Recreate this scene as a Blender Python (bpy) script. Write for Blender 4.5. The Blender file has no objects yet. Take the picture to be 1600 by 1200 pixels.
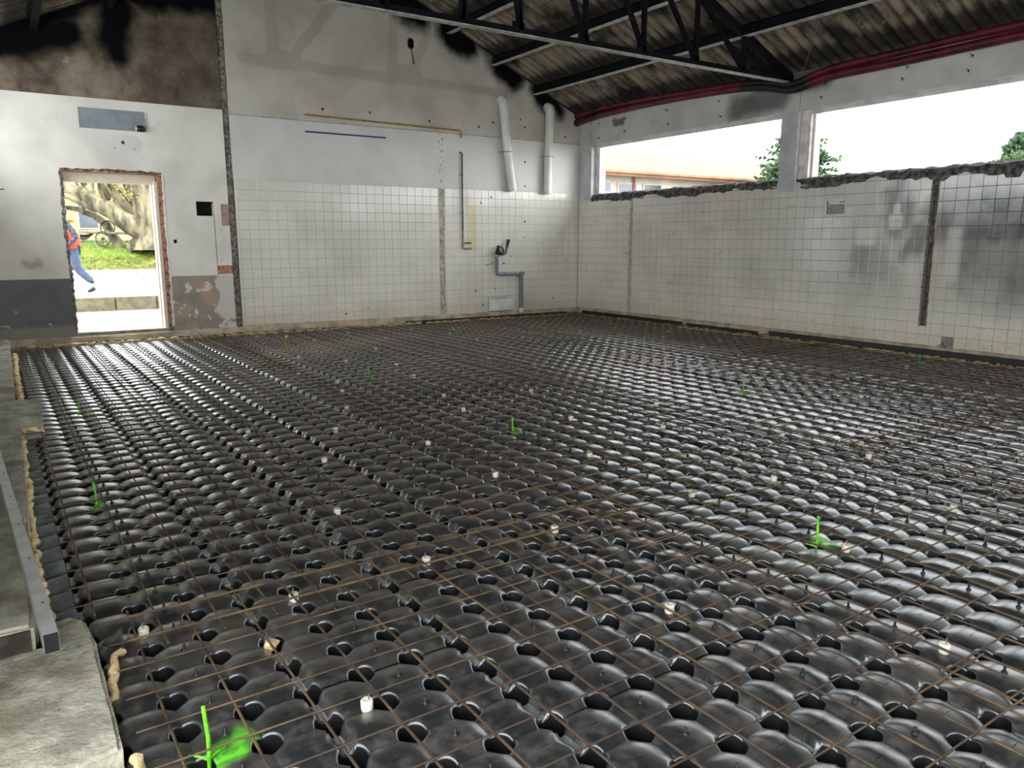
import bpy, math, random
from mathutils import Vector, Matrix, noise

random.seed(7)
SC = bpy.context.scene
COL = SC.collection
R = math.radians

# ------------------------------------------------------------------ camera
def setup_camera():
    f, yaw, pitch, roll = 1190.76, .5822, .1837, -.0006
    cy, sy, cp, sp = math.cos(yaw), math.sin(yaw), math.cos(pitch), math.sin(pitch)
    fw = Vector((sy*cp, cy*cp, -sp)); rt = Vector((cy, -sy, 0)); up = rt.cross(fw)
    cr, sr = math.cos(roll), math.sin(roll)
    r2, u2 = rt*cr + up*sr, up*cr - rt*sr
    cam = bpy.data.cameras.new('camera'); cam.sensor_width = 36; cam.sensor_fit = 'HORIZONTAL'
    cam.lens = f/1600*36; cam.clip_start = .05; cam.clip_end = 400
    o = bpy.data.objects.new('camera', cam); COL.objects.link(o)
    m = Matrix((r2, u2, -fw)).transposed().to_4x4(); m.translation = Vector((-9.6937, -12.3032, 1.3063))
    o.matrix_world = m
    SC.camera = o
setup_camera()

# ------------------------------------------------------------------ sky, light, exposure
SKY_STRENGTH = 7.0
def setup_world():
    w = bpy.data.worlds.new('sky'); SC.world = w; w.use_nodes = True
    nt = w.node_tree; bg = nt.nodes['Background']
    bg.inputs['Color'].default_value = (.92, .965, 1.0, 1); bg.inputs['Strength'].default_value = SKY_STRENGTH
setup_world()
def setup_sun():
    s = bpy.data.lights.new('sun', 'SUN'); s.energy = 1.2; s.angle = R(6); s.color = (1, .93, .8)
    o = bpy.data.objects.new('sun', s); COL.objects.link(o)
    # high sun from behind the camera's left, it lights the outdoors, the roof keeps it out of the hall
    o.rotation_euler = Vector((.25, .50, -.83)).to_track_quat('-Z', 'Y').to_euler()
setup_sun()
SC.view_settings.view_transform = 'Standard'
SC.view_settings.look = 'None'
SC.view_settings.exposure = 0.5
SC.view_settings.gamma = 1.0
SC.view_settings.use_curve_mapping = False

# windows, doorway and two added openings of the hall (daylight portals sit exactly in them)
def portal(loc, size, rot):
    l = bpy.data.lights.new('window_daylight', 'AREA'); l.shape = 'RECTANGLE'; l.size, l.size_y = size
    l.cycles.is_portal = True
    o = bpy.data.objects.new('window_daylight', l); COL.objects.link(o); o.location = loc; o.rotation_euler = rot
WALL_L, REAR = -10.15, -17.0
BAYS = [(-.45, -4.75), (-5.2, -9.55), (-10.0, -14.3)]
for a, b in BAYS:
    portal((.33, (a+b)/2, 2.68), (.95, a-b), (0, R(90), 0))
portal((WALL_L-.33, sum(BAYS[0])/2, 2.68), (.95, BAYS[0][0]-BAYS[0][1]), (0, R(-90), 0))
portal((WALL_L-.33, -11.85, 1.2), (2.3, 3.1), (0, R(-90), 0))      # unseen opening beside the camera, added to light the slab
portal((-8.33, .33, 1.17), (1.2, 2.3), (R(-90), 0, 0))
for x in (-7.5,):
    portal((x, REAR-.33, 1.55), (4.2, 3.1), (R(90), 0, 0))  # unseen rear opening, added for more sky light

# ------------------------------------------------------------------ helpers
def lin(c):
    return tuple(((v/255)/12.92 if v/255 <= .04045 else ((v/255+.055)/1.055)**2.4) for v in c)

def tag(o, label=None, cat=None, group=None, kind=None):
    if label: o['label'] = label
    if cat: o['category'] = cat
    if group: o['group'] = group
    if kind: o['kind'] = kind
    return o

def empty(name, loc=(0, 0, 0), rz=0, parent=None):
    o = bpy.data.objects.new(name, None); COL.objects.link(o)
    o.location = loc; o.rotation_euler = (0, 0, rz); o.empty_display_size = .1
    if parent: o.parent = parent
    return o

class MB:
    """collects faces of one mesh"""
    def __init__(s): s.v, s.f, s.m, s.sm = [], [], [], []
    def add(s, vs, fs, mi=0, smooth=False):
        n = len(s.v); s.v.extend([tuple(v) for v in vs])
        for f in fs:
            s.f.append(tuple(i+n for i in f)); s.m.append(mi); s.sm.append(smooth)
    def box(s, x0, x1, y0, y1, z0, z1, mi=0):
        if x0 > x1: x0, x1 = x1, x0
        if y0 > y1: y0, y1 = y1, y0
        if z0 > z1: z0, z1 = z1, z0
        s.add([(x0,y0,z0),(x1,y0,z0),(x1,y1,z0),(x0,y1,z0),(x0,y0,z1),(x1,y0,z1),(x1,y1,z1),(x0,y1,z1)],
              [(0,3,2,1),(4,5,6,7),(0,1,5,4),(1,2,6,5),(2,3,7,6),(3,0,4,7)], mi)
        return s
    def bar(s, a, b, w, h, up=(0,0,1), mi=0):
        """square bar from a to b, w across, h along up"""
        a, b = Vector(a), Vector(b); d = (b-a).normalized(); up = Vector(up)
        side = d.cross(up).normalized(); u = side.cross(d).normalized()
        vs = []
        for p in (a, b):
            for sx, sz in ((-1,-1),(1,-1),(1,1),(-1,1)): vs.append(p+side*sx*w/2+u*sz*h/2)
        s.add(vs, [(0,1,2,3),(7,6,5,4),(0,4,5,1),(1,5,6,2),(2,6,7,3),(3,7,4,0)], mi)
        return s
    def prism(s, poly, axis, a, b, mi=0):
        """poly: 2D outline in the plane across axis ('x': (y,z), 'y': (x,z), 'z': (x,y))"""
        def P(p, t): return {'x': (t, p[0], p[1]), 'y': (p[0], t, p[1]), 'z': (p[0], p[1], t)}[axis]
        n = len(poly)
        vs = [P(p, a) for p in poly]+[P(p, b) for p in poly]
        s.add(vs, [tuple(range(n))[::-1], tuple(range(n, 2*n))]+[(i, (i+1)%n, n+(i+1)%n, n+i) for i in range(n)], mi)
        return s
    def tube(s, pts, r, n=8, mi=0, caps=True, closed=False, smooth=True):
        pts = [Vector(p) for p in pts]; N = len(pts)
        rs = r if isinstance(r, (list, tuple)) else [r]*N
        ref = None; rings = []
        for i, p in enumerate(pts):
            if closed: d = pts[(i+1)%N]-pts[i-1]
            else: d = pts[min(i+1, N-1)]-pts[max(i-1, 0)]
            d.normalize()
            if ref is None:
                ref = d.orthogonal().normalized()
            ref = (ref-d*ref.dot(d)).normalized(); b = d.cross(ref)
            rings.append([p+(ref*math.cos(t)+b*math.sin(t))*rs[i] for t in (2*math.pi*k/n for k in range(n))])
        vs = [v for rg in rings for v in rg]; fs = []
        for i in range(N if closed else N-1):
            a, c = i*n, ((i+1)%N)*n
            for k in range(n): fs.append((a+k, a+(k+1)%n, c+(k+1)%n, c+k))
        s.add(vs, fs, mi, smooth)
        if caps and not closed:
            s.add(rings[0], [tuple(range(n))[::-1]], mi); s.add(rings[-1], [tuple(range(n))], mi)
        return s
    def lathe(s, prof, base=(0,0,0), n=16, mi=0, axis='z', smooth=True):
        base = Vector(base); vs = []
        for r, z in prof:
            for k in range(n):
                t = 2*math.pi*k/n; c, q = r*math.cos(t), r*math.sin(t)
                vs.append(base+Vector({'z': (c, q, z), 'y': (c, z, q), 'x': (z, c, q)}[axis]))
        fs = [(i*n+k, i*n+(k+1)%n, (i+1)*n+(k+1)%n, (i+1)*n+k) for i in range(len(prof)-1) for k in range(n)]
        s.add(vs, fs, mi, smooth); return s
    def grid(s, nx, ny, fn, mi=0, smooth=True):
        vs = [fn(i/nx, j/ny) for j in range(ny+1) for i in range(nx+1)]
        s.add(vs, [(j*(nx+1)+i, j*(nx+1)+i+1, (j+1)*(nx+1)+i+1, (j+1)*(nx+1)+i) for j in range(ny) for i in range(nx)], mi, smooth)
        return s
    def mesh(s, name, mats):
        me = bpy.data.meshes.new(name); me.from_pydata(s.v, [], s.f)
        for m in (mats if isinstance(mats, (list, tuple)) else [mats]): me.materials.append(m)
        me.polygons.foreach_set('material_index', s.m); me.polygons.foreach_set('use_smooth', s.sm)
        me.validate(); me.update(); return me
    def build(s, name, mats, parent=None, loc=(0,0,0), rz=0):
        return place(name, s.mesh(name, mats), parent, loc, rz)

def place(name, me, parent=None, loc=(0,0,0), rz=0):
    o = bpy.data.objects.new(name, me); COL.objects.link(o); o.location = loc; o.rotation_euler = (0, 0, rz)
    if parent: o.parent = parent
    return o

def fix_normals(o):
    import bmesh
    bm = bmesh.new(); bm.from_mesh(o.data); bmesh.ops.recalc_face_normals(bm, faces=bm.faces[:]); bm.to_mesh(o.data); bm.free()

# ------------------------------------------------------------------ material helpers
class NT:
    """a small shader-graph writer"""
    def __init__(s, name):
        s.m = bpy.data.materials.new(name); s.m.use_nodes = True; s.t = s.m.node_tree; s.b = s.t.nodes['Principled BSDF']
        s._pos = None
    def n(s, typ, **kw):
        nd = s.t.nodes.new(typ)
        for k, v in kw.items(): setattr(nd, k, v)
        return nd
    def put(s, sock, v):
        if isinstance(v, bpy.types.NodeSocket): s.t.links.new(v, sock)
        elif isinstance(v, (tuple, list)) and sock.type == 'RGBA': sock.default_value = (*v[:3], 1)
        else: sock.default_value = v
    @property
    def pos(s):
        if s._pos is None: s._pos = s.n('ShaderNodeNewGeometry').outputs['Position']
        return s._pos
    def math(s, op, a, b=0, c=None, clamp=False):
        nd = s.n('ShaderNodeMath', operation=op, use_clamp=clamp); s.put(nd.inputs[0], a); s.put(nd.inputs[1], b)
        if c is not None: s.put(nd.inputs[2], c)
        return nd.outputs[0]
    def vm(s, op, a, b=(0,0,0), out=0):
        nd = s.n('ShaderNodeVectorMath', operation=op); s.put(nd.inputs[0], a)
        if op == 'SCALE': s.put(nd.inputs['Scale'], b)
        else: s.put(nd.inputs[1], b)
        return nd.outputs['Value' if op in ('DISTANCE', 'LENGTH', 'DOT_PRODUCT') else 'Vector']
    def noise(s, scale, detail=3, vec=None, rough=.55, stretch=None, col=False):
        v = vec or s.pos
        if stretch: v = s.vm('MULTIPLY', v, stretch)
        nd = s.n('ShaderNodeTexNoise'); s.put(nd.inputs['Vector'], v); nd.inputs['Scale'].default_value = scale
        nd.inputs['Detail'].default_value = detail; nd.inputs['Roughness'].default_value = rough
        return nd.outputs['Color' if col else 'Fac']
    def ramp(s, v, a, b, lo=0., hi=1., smooth=True):
        nd = s.n('ShaderNodeMapRange', clamp=True); nd.interpolation_type = 'SMOOTHSTEP' if smooth else 'LINEAR'
        s.put(nd.inputs['Value'], v); nd.inputs['From Min'].default_value = a; nd.inputs['From Max'].default_value = b
        nd.inputs['To Min'].default_value = lo; nd.inputs['To Max'].default_value = hi
        return nd.outputs[0]
    def mix(s, fac, a, b):
        nd = s.n('ShaderNodeMix', data_type='RGBA'); s.put(nd.inputs[0], fac); s.put(nd.inputs[6], a); s.put(nd.inputs[7], b)
        return nd.outputs[2]
    def wob(s, amp, scale, detail=3):
        """position wobbled by noise (ragged outlines)"""
        c = s.noise(scale, detail, col=True)
        return s.vm('ADD', s.pos, s.vm('SCALE', s.vm('SUBTRACT', c, (.5,.5,.5)), amp))
    def seg(s, p, a, b, w, soft):
        """1 within w of segment a-b, falling to 0 over soft"""
        a, b = Vector(a), Vector(b); ab = b-a; d = s.vm('SUBTRACT', p, tuple(a))
        if ab.length > 1e-6:
            t = s.math('DIVIDE', s.vm('DOT_PRODUCT', d, tuple(ab)), ab.length_squared, clamp=True)
            d = s.vm('SUBTRACT', d, s.vm('SCALE', tuple(ab), t))
        return s.ramp(s.vm('LENGTH', d), w, w+soft, 1., 0.)
    def scaled_seg(s, p, sc, a, b, w, soft):
        q = s.vm('MULTIPLY', p, sc); m = Vector(sc)
        return s.seg(q, Vector(a)*m, Vector(b)*m, w, soft)
    def anyof(s, ms):
        o = ms[0]
        for m in ms[1:]: o = s.math('MAXIMUM', o, m)
        return o
    def xyz(s):
        nd = s.n('ShaderNodeSeparateXYZ'); s.put(nd.inputs[0], s.pos); return nd.outputs
    def bump(s, h, strength=.3, dist=.01):
        nd = s.n('ShaderNodeBump'); nd.inputs['Strength'].default_value = strength; nd.inputs['Distance'].default_value = dist
        s.put(nd.inputs['Height'], h); s.put(s.b.inputs['Normal'], nd.outputs[0])
    def done(s, col, rough=.8, metal=0., spec=.5):
        s.put(s.b.inputs['Base Color'], col); s.put(s.b.inputs['Roughness'], rough); s.put(s.b.inputs['Metallic'], metal)
        s.b.inputs['Specular IOR Level'].default_value = spec
        return s.m

def simple(name, c1, c2=None, scale=8, rough=.8, metal=0., bump=0., bscale=None, spec=.5, lo=.35, hi=.65, stretch=None):
    g = NT(name)
    c1 = lin(c1); c2 = lin(c2) if c2 else tuple(v*.8 for v in c1)
    f = g.ramp(g.noise(scale, 4, stretch=stretch), lo, hi)
    if bump: g.bump(g.noise(bscale or scale*4, 4, stretch=stretch), bump)
    return g.done(g.mix(f, c1, c2), rough, metal, spec)

M = {}
def make_materials():
    # --- concrete family
    M['concrete'] = simple('concrete', (172,166,150), (128,122,108), 6, .9, bump=.5, bscale=60)
    M['slab'] = slab_mat()
    M['ledge'] = simple('ledge_concrete', (190,176,150), (150,138,118), 5, .9, bump=.6, bscale=30)
    M['rubble'] = simple('rubble', (150,142,130), (84,76,70), 22, .95, bump=1., bscale=40)
    M['rough_sill'] = simple('broken_sill', (112,108,104), (46,45,46), 16, .95, bump=1., bscale=35)
    M['broken_back'] = simple('broken_brick_edge', (150,110,92), (60,42,36), 24, .95, bump=1., bscale=50)
    M['brick'] = simple('brick', (206,150,124), (170,112,88), 30, .9, bump=.5, bscale=60)
    M['brick_dark'] = simple('brick_core', (30,22,20), (18,14,12), 10, 1.)
    M['brown_brick'] = simple('sooty_brick', (122,110,100), (70,62,58), 18, .95, bump=.8, bscale=40)
    M['earth'] = simple('earthy_break', (78,68,58), (50,43,37), 14, .95, bump=.8, bscale=30)  # dark tone for the shade on the slab's end face
    M['pink'] = simple('pink_render', (176,152,138), (158,132,120), 12, .9)
    M['brick_core'] = simple('brick_backing', (176,138,118), (110,80,66), 30, .95, bump=.8, bscale=50)
    M['void'] = simple('dark_cavity', (22,18,16), (10,9,8), 10, 1.)
    M['grout'] = simple('grout', (150,148,142), (120,118,112), 10, .9)
    M['door_paint'] = simple('door_lining_paint', (226,214,194), (206,190,166), 14, .5, stretch=(1,1,12))
    M['white_paint'] = simple('white_paint', (214,214,208), (188,188,182), 4, .6)
    M['pillar_paint'] = simple('pillar_paint', (196,198,196), (172,174,172), 3, .55)
    M['bare_concrete'] = simple('outer_reveal', (226,220,214), (198,184,172), 9, .9, bump=.6, bscale=40)
    M['rubber'] = simple('black_membrane', (24,25,28), (14,14,16), 6, .5)
    M['foam'] = simple('pu_foam', (236,214,168), (206,176,124), 20, .85, bump=.8, bscale=50)
    M['steel_black'] = simple('sooty_steel', (20,21,24), (10,10,12), 7, .85, spec=.15)
    M['steel_white'] = simple('pale_flange', (196,194,186), (150,148,142), 10, .5)
    M['alu'] = simple('aluminium', (200,200,198), (176,176,172), 8, .4, metal=.4)
    M['galv'] = simple('galvanised', (140,146,152), (118,124,130), 9, .45, metal=.6)
    M['hose'] = simple('red_hose', (104,26,36), (64,14,24), 5, .45)
    M['hose_soot'] = simple('sooty_hose', (30,16,20), (18,12,16), 6, .5)
    M['rust'] = rust_mat()
    M['cap'] = simple('white_plastic', (232,226,208), (206,198,178), 20, .5)
    M['green'] = simple('green_spray', (120,210,30), (80,170,20), 40, .6)
    M['pvc_white'] = simple('white_duct', (222,222,214), (206,206,198), 4, .3)
    M['pvc_grey'] = simple('grey_pvc', (128,130,134), (108,110,114), 6, .35)
    M['brass'] = simple('yellow_pipe_paint', (170,140,60), (130,100,50), 12, .5)
    M['brown_pipe'] = simple('brown_pipe_paint', (52,38,36), (34,26,26), 12, .4)
    M['blue'] = simple('blue_tape', (30,52,110), (24,40,90), 10, .5)
    M['panel_grey'] = simple('grey_paint_patch', (134,142,148), (120,128,134), 5, .6)
    M['lamp_black'] = simple('black_plastic', (16,16,18), (10,10,12), 10, .4)
    M['lens'] = simple('lamp_lens', (240,232,170), (220,210,140), 10, .2)
    M['paper'] = simple('paper', (214,214,208), (196,196,190), 10, .7)
    M['ink'] = simple('printed_ink', (60,60,64), (70,70,74), 10, .7)
    M['edge_plastic'] = simple('pale_edge_plastic', (132,140,142), (88,94,96), 9, .4)
    # --- outdoors
    M['pave'] = pave_mat()
    M['road'] = simple('pale_road', (118,114,108), (104,100,94), 3, .95)
    M['kerbstone'] = simple('kerbstone', (108,102,82), (88,82,66), 8, .95, bump=.4)
    M['lawn'] = lawn_mat()
    M['blade'] = simple('grass_blade', (98,114,30), (74,94,24), 2, .8)
    M['litter'] = simple('fallen_leaf', (112,88,52), (88,70,40), 3, .9)
    M['bark'] = simple('bark', (112,104,80), (46,42,30), 3, .95, bump=.8, bscale=10, stretch=(1,1,.4))
    M['leaf'] = simple('yellow_leaf', (120,114,36), (76,88,28), 2, .8)
    M['pine'] = simple('conifer_needles', (84,108,66), (54,78,58), 1.2, .9)
    M['pine_brown'] = simple('dry_needles', (150,108,78), (120,86,64), 2, .9)
    M['tile_roof'] = simple('ochre_roof', (146,122,50), (136,110,44), .8, .9, stretch=(.5,1,1))
    M['fascia'] = simple('orange_fascia', (140,98,70), (120,82,58), 2, .8)
    M['render_white'] = simple('white_render', (168,162,150), (150,144,132), 1, .9)
    M['render_yellow'] = simple('yellow_render', (150,140,100), (136,124,84), 1, .9)
    M['stone'] = simple('gate_stone', (118,104,80), (92,80,60), 3, .95, bump=.6)
    M['glass_dark'] = simple('window_dark', (70,76,84), (60,66,74), 2, .15)
    M['iron'] = simple('old_iron', (40,37,36), (26,24,23), 8, .7)
    M['wood_grey'] = simple('grey_wood', (120,112,100), (90,82,72), 6, .9)
    M['vest'] = simple('orange_vest', (214,70,16), (200,56,12), 6, .6)
    M['vest_yellow'] = simple('yellow_vest_top', (200,150,20), (186,130,16), 6, .6)
    M['shirt'] = plaid_mat()
    M['jeans'] = simple('jeans', (66,80,102), (50,64,84), 14, .9)
    M['shoe'] = simple('dark_shoe', (22,21,25), (16,15,18), 10, .6)
    M['skin'] = simple('skin', (206,160,130), (190,140,112), 8, .6)
    M['hair'] = simple('dark_hair', (46,36,30), (30,24,20), 20, .7)
    # --- hall surfaces
    M['tile_back'] = tile_mat('glazed_tile_back', False)
    M['tile_right'] = tile_mat('glazed_tile_right', True)
    M['dome'] = dome_mat()
    M['sheet'] = sheet_mat()
    M['plaster_l'] = plaster_left_mat()
    M['plaster_r'] = plaster_right_mat()
    M['plaster_up'] = plaster_upper_mat()
    M['dark_upper'] = dark_upper_mat()
    M['dado_dark'] = dado_dark_mat()
    M['dado_peel'] = dado_peel_mat()
    M['header'] = header_mat()

def slab_mat():
    g = NT('worn_concrete')
    n = g.noise(7, 6, rough=.7); n2 = g.noise(60, 4)
    c = g.mix(g.ramp(n, .35, .65), lin((186,182,164)), lin((142,138,122)))
    c = g.mix(g.ramp(g.noise(45, 5, rough=.8), .60, .68), c, lin((84,78,68)))
    c = g.mix(g.ramp(g.noise(2.2, 4), .56, .66), c, lin((130,120,102)))
    g.bump(g.math('ADD', n, n2), .6, .012)
    return g.done(c, .95)

def rust_mat():
    g = NT('rusty_rebar')
    c = g.mix(g.ramp(g.noise(9, 4), .35, .65), lin((104,82,54)), lin((58,45,34)))
    c = g.mix(g.ramp(g.noise(.8, 2), .5, .62), c, lin((66,50,38)))
    g.bump(g.noise(240, 2), .4, .002)
    return g.done(c, .6, .0)

MARKERS = [(-9.356,-10.249), (-9.404,-7.687), (-6.607,-7.623), (-6.59,-10.232), (-6.656,-2.186), (-6.596,-4.856), (-3.861,-1.972),
           (-3.919,-7.548), (-4.046,-4.94), (-1.064,-2.272), (-.689,-7.472), (-9.289,-5.027), (-9.332,-2.188), (-.747,-4.716)]

def dome_mat():
    g = NT('black_formwork_plastic')
    dust = g.noise(14, 5, rough=.65); blot = g.noise(1.1, 3)
    c = g.mix(g.ramp(dust, .42, .72), lin((36,37,39)), lin((82,79,75)))
    c = g.mix(g.ramp(blot, .5, .72), c, lin((82,77,70)))
    # scuffs
    c = g.mix(g.ramp(g.noise(70, 3, rough=.7), .66, .74), c, lin((104,106,104)))
    # dusty pale patch by the doorway side of the back wall (spilt dust)
    p = g.wob(.7, 1.2)
    pm = g.scaled_seg(p, (1,1,0), (-6.9,-2.6,0), (-4.8,-1.5,0), .25, .45)
    c = g.mix(g.math('MULTIPLY', pm, .55), c, lin((150,134,110)))
    rp = g.anyof([g.scaled_seg(p, (1,1,0), (-2.7,-1.0,0), (-.9,-1.2,0), .25, .7), g.scaled_seg(p, (1,1,0), (-3.1,-5.2,0), (-3.9,-6.2,0), .1, .5)])
    c = g.mix(g.math('MULTIPLY', rp, .5), c, lin((112,66,36)))
    # overspray of the green marker paint
    q = g.wob(.10, 9)
    spots = []
    for k, (x, y) in enumerate(MARKERS):
        s = .035 if k not in (0, 2, 3) else .055
        spots.append(g.scaled_seg(q, (1,1,0), (x+.02,y-.02,0), (x+.10,y+.04,0), s*.35, s))
    c = g.mix(g.math('MULTIPLY', g.anyof(spots), g.ramp(g.noise(22, 4), .38, .58, .35, .9)), c, lin((104,205,50)))
    r = g.ramp(g.noise(5, 3), .3, .7, .29, .35)
    g.b.inputs['Coat Weight'].default_value = .6; g.b.inputs['Coat Roughness'].default_value = .30
    return g.done(c, r, 0., 1.)

def tile_mat(name, right):
    g = NT(name)
    base = g.mix(g.ramp(g.noise(1.1, 3), .35, .7), lin((228,223,210)), lin((212,207,194)))
    x, y, z = g.xyz()
    if right:
        p = g.wob(.45, 2.2, 4)
        # soot left by the fire: smoke plumes with the clean ghosts of things that hung there
        plumes = g.anyof([
            g.math('MULTIPLY', g.scaled_seg(p, (0,1,1), (0,-6.66,1.86), (0,-6.62,1.60), .10, .34), .8),
            g.math('MULTIPLY', g.scaled_seg(p, (0,1,1), (0,-6.25,1.08), (0,-6.4,1.0), .10, .38), .55),
            g.math('MULTIPLY', g.scaled_seg(p, (0,1,.8), (0,-7.3,1.62), (0,-9.2,1.50), .13, .42), .95),
            g.math('MULTIPLY', g.scaled_seg(p, (0,1,.8), (0,-7.75,1.2), (0,-9.2,1.05), .20, .55), .8),
            g.math('MULTIPLY', g.scaled_seg(p, (0,1,1), (0,-7.02,1.5), (0,-6.85,1.2), .05, .22), .7),
            g.scaled_seg(p, (0,1,.7), (0,-9.4,1.4), (0,-12.,1.3), .5, .9)])
        soot_shade_film = g.math('MULTIPLY', g.ramp(y, .8, -6.0), g.ramp(z, .05, .9))  # soot film, deepened to stand in for shade on the backlit wall
        mott = g.ramp(g.noise(1.7, 4, stretch=(1,1.4,.8)), .30, .7, .74, 1.05)
        def boxm(y0, y1, z0, z1, e=.03):
            f = g.math('MULTIPLY', g.ramp(y, y0-e, y0+e), g.ramp(y, y1+e, y1-e))
            return g.math('MULTIPLY', f, g.math('MULTIPLY', g.ramp(z, z0-e, z0+e), g.ramp(z, z1+e, z1-e)))
        clean = g.anyof([boxm(-6.71, -6.52, 1.47, 1.66), g.seg(g.pos, (0,-6.62,1.76), (0,-6.62,1.68), .02, .05), boxm(-6.36, -6.08, 1.27, 1.49),
            g.math('MULTIPLY', boxm(-7.46, -7.30, .85, 1.48, .05), .75), g.math('MULTIPLY', boxm(-6.99, -6.80, .62, 1.15, .07), .7)])
        soot = g.math('MULTIPLY', g.math('MAXIMUM', g.math('MULTIPLY', plumes, 1.0), g.math('MULTIPLY', soot_shade_film, .30)), mott)  # soot together with the painted shade
        soot = g.math('MULTIPLY', soot, g.math('SUBTRACT', 1., g.math('MULTIPLY', clean, .8)), clamp=True)
        base = g.mix(soot, base, lin((46,49,54)))
        base = g.mix(g.ramp(g.noise(2.5, 4, stretch=(1,1,3)), .62, .72, 0, .35), base, lin((150,148,142)))
    else:
        # rusty yellow stain beside the old gas pipe
        ym = g.scaled_seg(g.wob(.12, 5), (1,0,1), (-2.5,0,2.0), (-2.46,0,1.25), .03, .12)
        base = g.mix(g.math('MULTIPLY', ym, .5), base, lin((214,190,120)))
    # dirt splashed up from the floor
    low = g.math('MULTIPLY', g.ramp(z, .45, .0), g.ramp(g.noise(26, 4, rough=.8), .52, .66))
    base = g.mix(g.math('MULTIPLY', low, .55), base, lin((146,120,92)))
    warm = g.ramp(z, .32, .04)
    base = g.mix(g.math('MULTIPLY', warm, .35), base, lin((196,176,140)))
    g.bump(g.noise(9, 2), .10, .01)
    return g.done(base, .16, 0., .5)

def sheet_mat():
    g = NT('sooty_fibre_cement')
    st = g.noise(2.2, 4, stretch=(.5,5,.5), rough=.6)
    c = g.mix(g.ramp(st, .35, .68), lin((152,138,118)), lin((78,72,64)))
    c = g.mix(g.ramp(g.noise(16, 4), .5, .75), c, lin((150,138,120)))
    x, y, z = g.xyz()
    # soot gathers along the purlins
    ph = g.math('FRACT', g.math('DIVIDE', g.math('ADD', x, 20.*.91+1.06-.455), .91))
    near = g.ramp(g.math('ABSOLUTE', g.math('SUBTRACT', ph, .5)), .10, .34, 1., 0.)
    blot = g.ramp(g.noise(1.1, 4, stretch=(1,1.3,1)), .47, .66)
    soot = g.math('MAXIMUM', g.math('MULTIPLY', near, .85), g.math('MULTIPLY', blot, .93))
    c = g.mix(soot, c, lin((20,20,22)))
    g.bump(g.noise(40, 3), .3, .006)
    return g.done(c, .95, 0., .2)

def ghost_truss(g, p):
    # clean-edged brownish ghost of a truss that once stood against the gable
    return g.anyof([g.seg(p, (-6.4,0,4.02), (-1.6,0,3.98), .05, .06), g.seg(p, (-5.95,0,4.0), (-5.95,0,5.3), .07, .05), g.seg(p, (-5.7,0,4.05), (-4.95,0,5.0), .06, .05),
        g.seg(p, (-5.95,0,4.1), (-5.6,0,4.1), .10, .05), g.seg(p, (-3.95,0,4.0), (-3.95,0,5.1), .06, .05), g.seg(p, (-3.95,0,4.12), (-3.55,0,4.12), .10, .06), g.seg(p, (-3.65,0,4.1), (-3.3,0,4.75), .05, .06)])

SOOT_R = [((-.95,0,4.08), (-.75,0,3.98), .10), ((-1.85,0,4.50), (-1.55,0,4.30), .13), ((-2.85,0,4.92), (-2.55,0,4.72), .16), ((-3.8,0,5.3), (-3.5,0,5.15), .22),
          ((-.35,0,4.0), (-4.9,0,6.0), .03), ((-.62,0,3.92),(-.5,0,3.78),.02)]
def plaster_upper_mat():
    g = NT('upper_plaster')
    c = g.mix(g.ramp(g.noise(1.3, 4), .35, .7), lin((200,195,182)), lin((178,172,158)))
    p = g.wob(.10, 3)
    c = g.mix(g.math('MULTIPLY', ghost_truss(g, p), .42), c, lin((160,146,134)))
    q = g.wob(.35, 2.6, 4)
    so = g.anyof([g.scaled_seg(q, (1,0,1), a, b, w, .26) for a, b, w in SOOT_R])
    drip = g.anyof([g.seg(g.pos, (-3.62,0,4.62), (-3.62,0,4.56), .045, .03), g.seg(g.pos, (-3.62,0,4.56), (-3.57,0,4.28), .006, .02)])
    c = g.mix(g.math('MAXIMUM', so, drip), c, lin((6,6,7)))
    x, y, z = g.xyz()
    low = g.math('MULTIPLY', g.ramp(z, 3.75, 3.25), g.ramp(g.noise(9, 5, rough=.75), .56, .70))
    c = g.mix(g.math('MULTIPLY', low, .5), c, lin((150,132,108)))
    c = g.mix(g.ramp(g.noise(34, 3, rough=.6), .73, .76), c, lin((84,78,70)))
    g.bump(g.noise(20, 4), .15, .006)
    return g.done(c, .9, 0., .15)

def plaster_right_mat():
    g = NT('smooth_plaster')
    c = g.mix(g.ramp(g.noise(1.2, 3), .35, .7), lin((212,210,202)), lin((200,198,190)))
    c = g.mix(g.ramp(g.noise(30, 3), .74, .77), c, lin((120,112,104)))
    return g.done(c, .5, 0., .4)

def plaster_left_mat():
    g = NT('left_plaster')
    c = g.mix(g.ramp(g.noise(1.5, 4), .35, .7), lin((226,221,210)), lin((206,201,190)))
    c = g.mix(g.ramp(g.noise(7, 5, stretch=(1,1,.5), rough=.7), .64, .72, 0, .5), c, lin((168,162,150)))
    c = g.mix(g.seg(g.wob(.08, 12), (-8.18,0,2.68), (-7.98,0,2.68), .09, .03), c, lin((206,204,196)))
    dots = g.anyof([g.seg(g.pos, (-8.13,0,2.69), (-8.13,0,2.685), .018, .008), g.seg(g.pos, (-8.24,0,2.61), (-8.24,0,2.61), .006, .006), g.seg(g.pos, (-7.99,0,2.61), (-7.99,0,2.61), .006, .006),
                    g.seg(g.pos, (-9.82,0,1.98), (-9.6,0,2.0), .004, .006)])
    c = g.mix(dots, c, lin((40,36,34)))
    c = g.mix(g.math('MULTIPLY', g.seg(g.wob(.15, 7), (-9.45,0,1.02), (-9.3,0,1.02), .02, .08), .6), c, lin((140,132,122)))
    g.bump(g.noise(18, 4), .15, .006)
    return g.done(c, .7)

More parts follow.
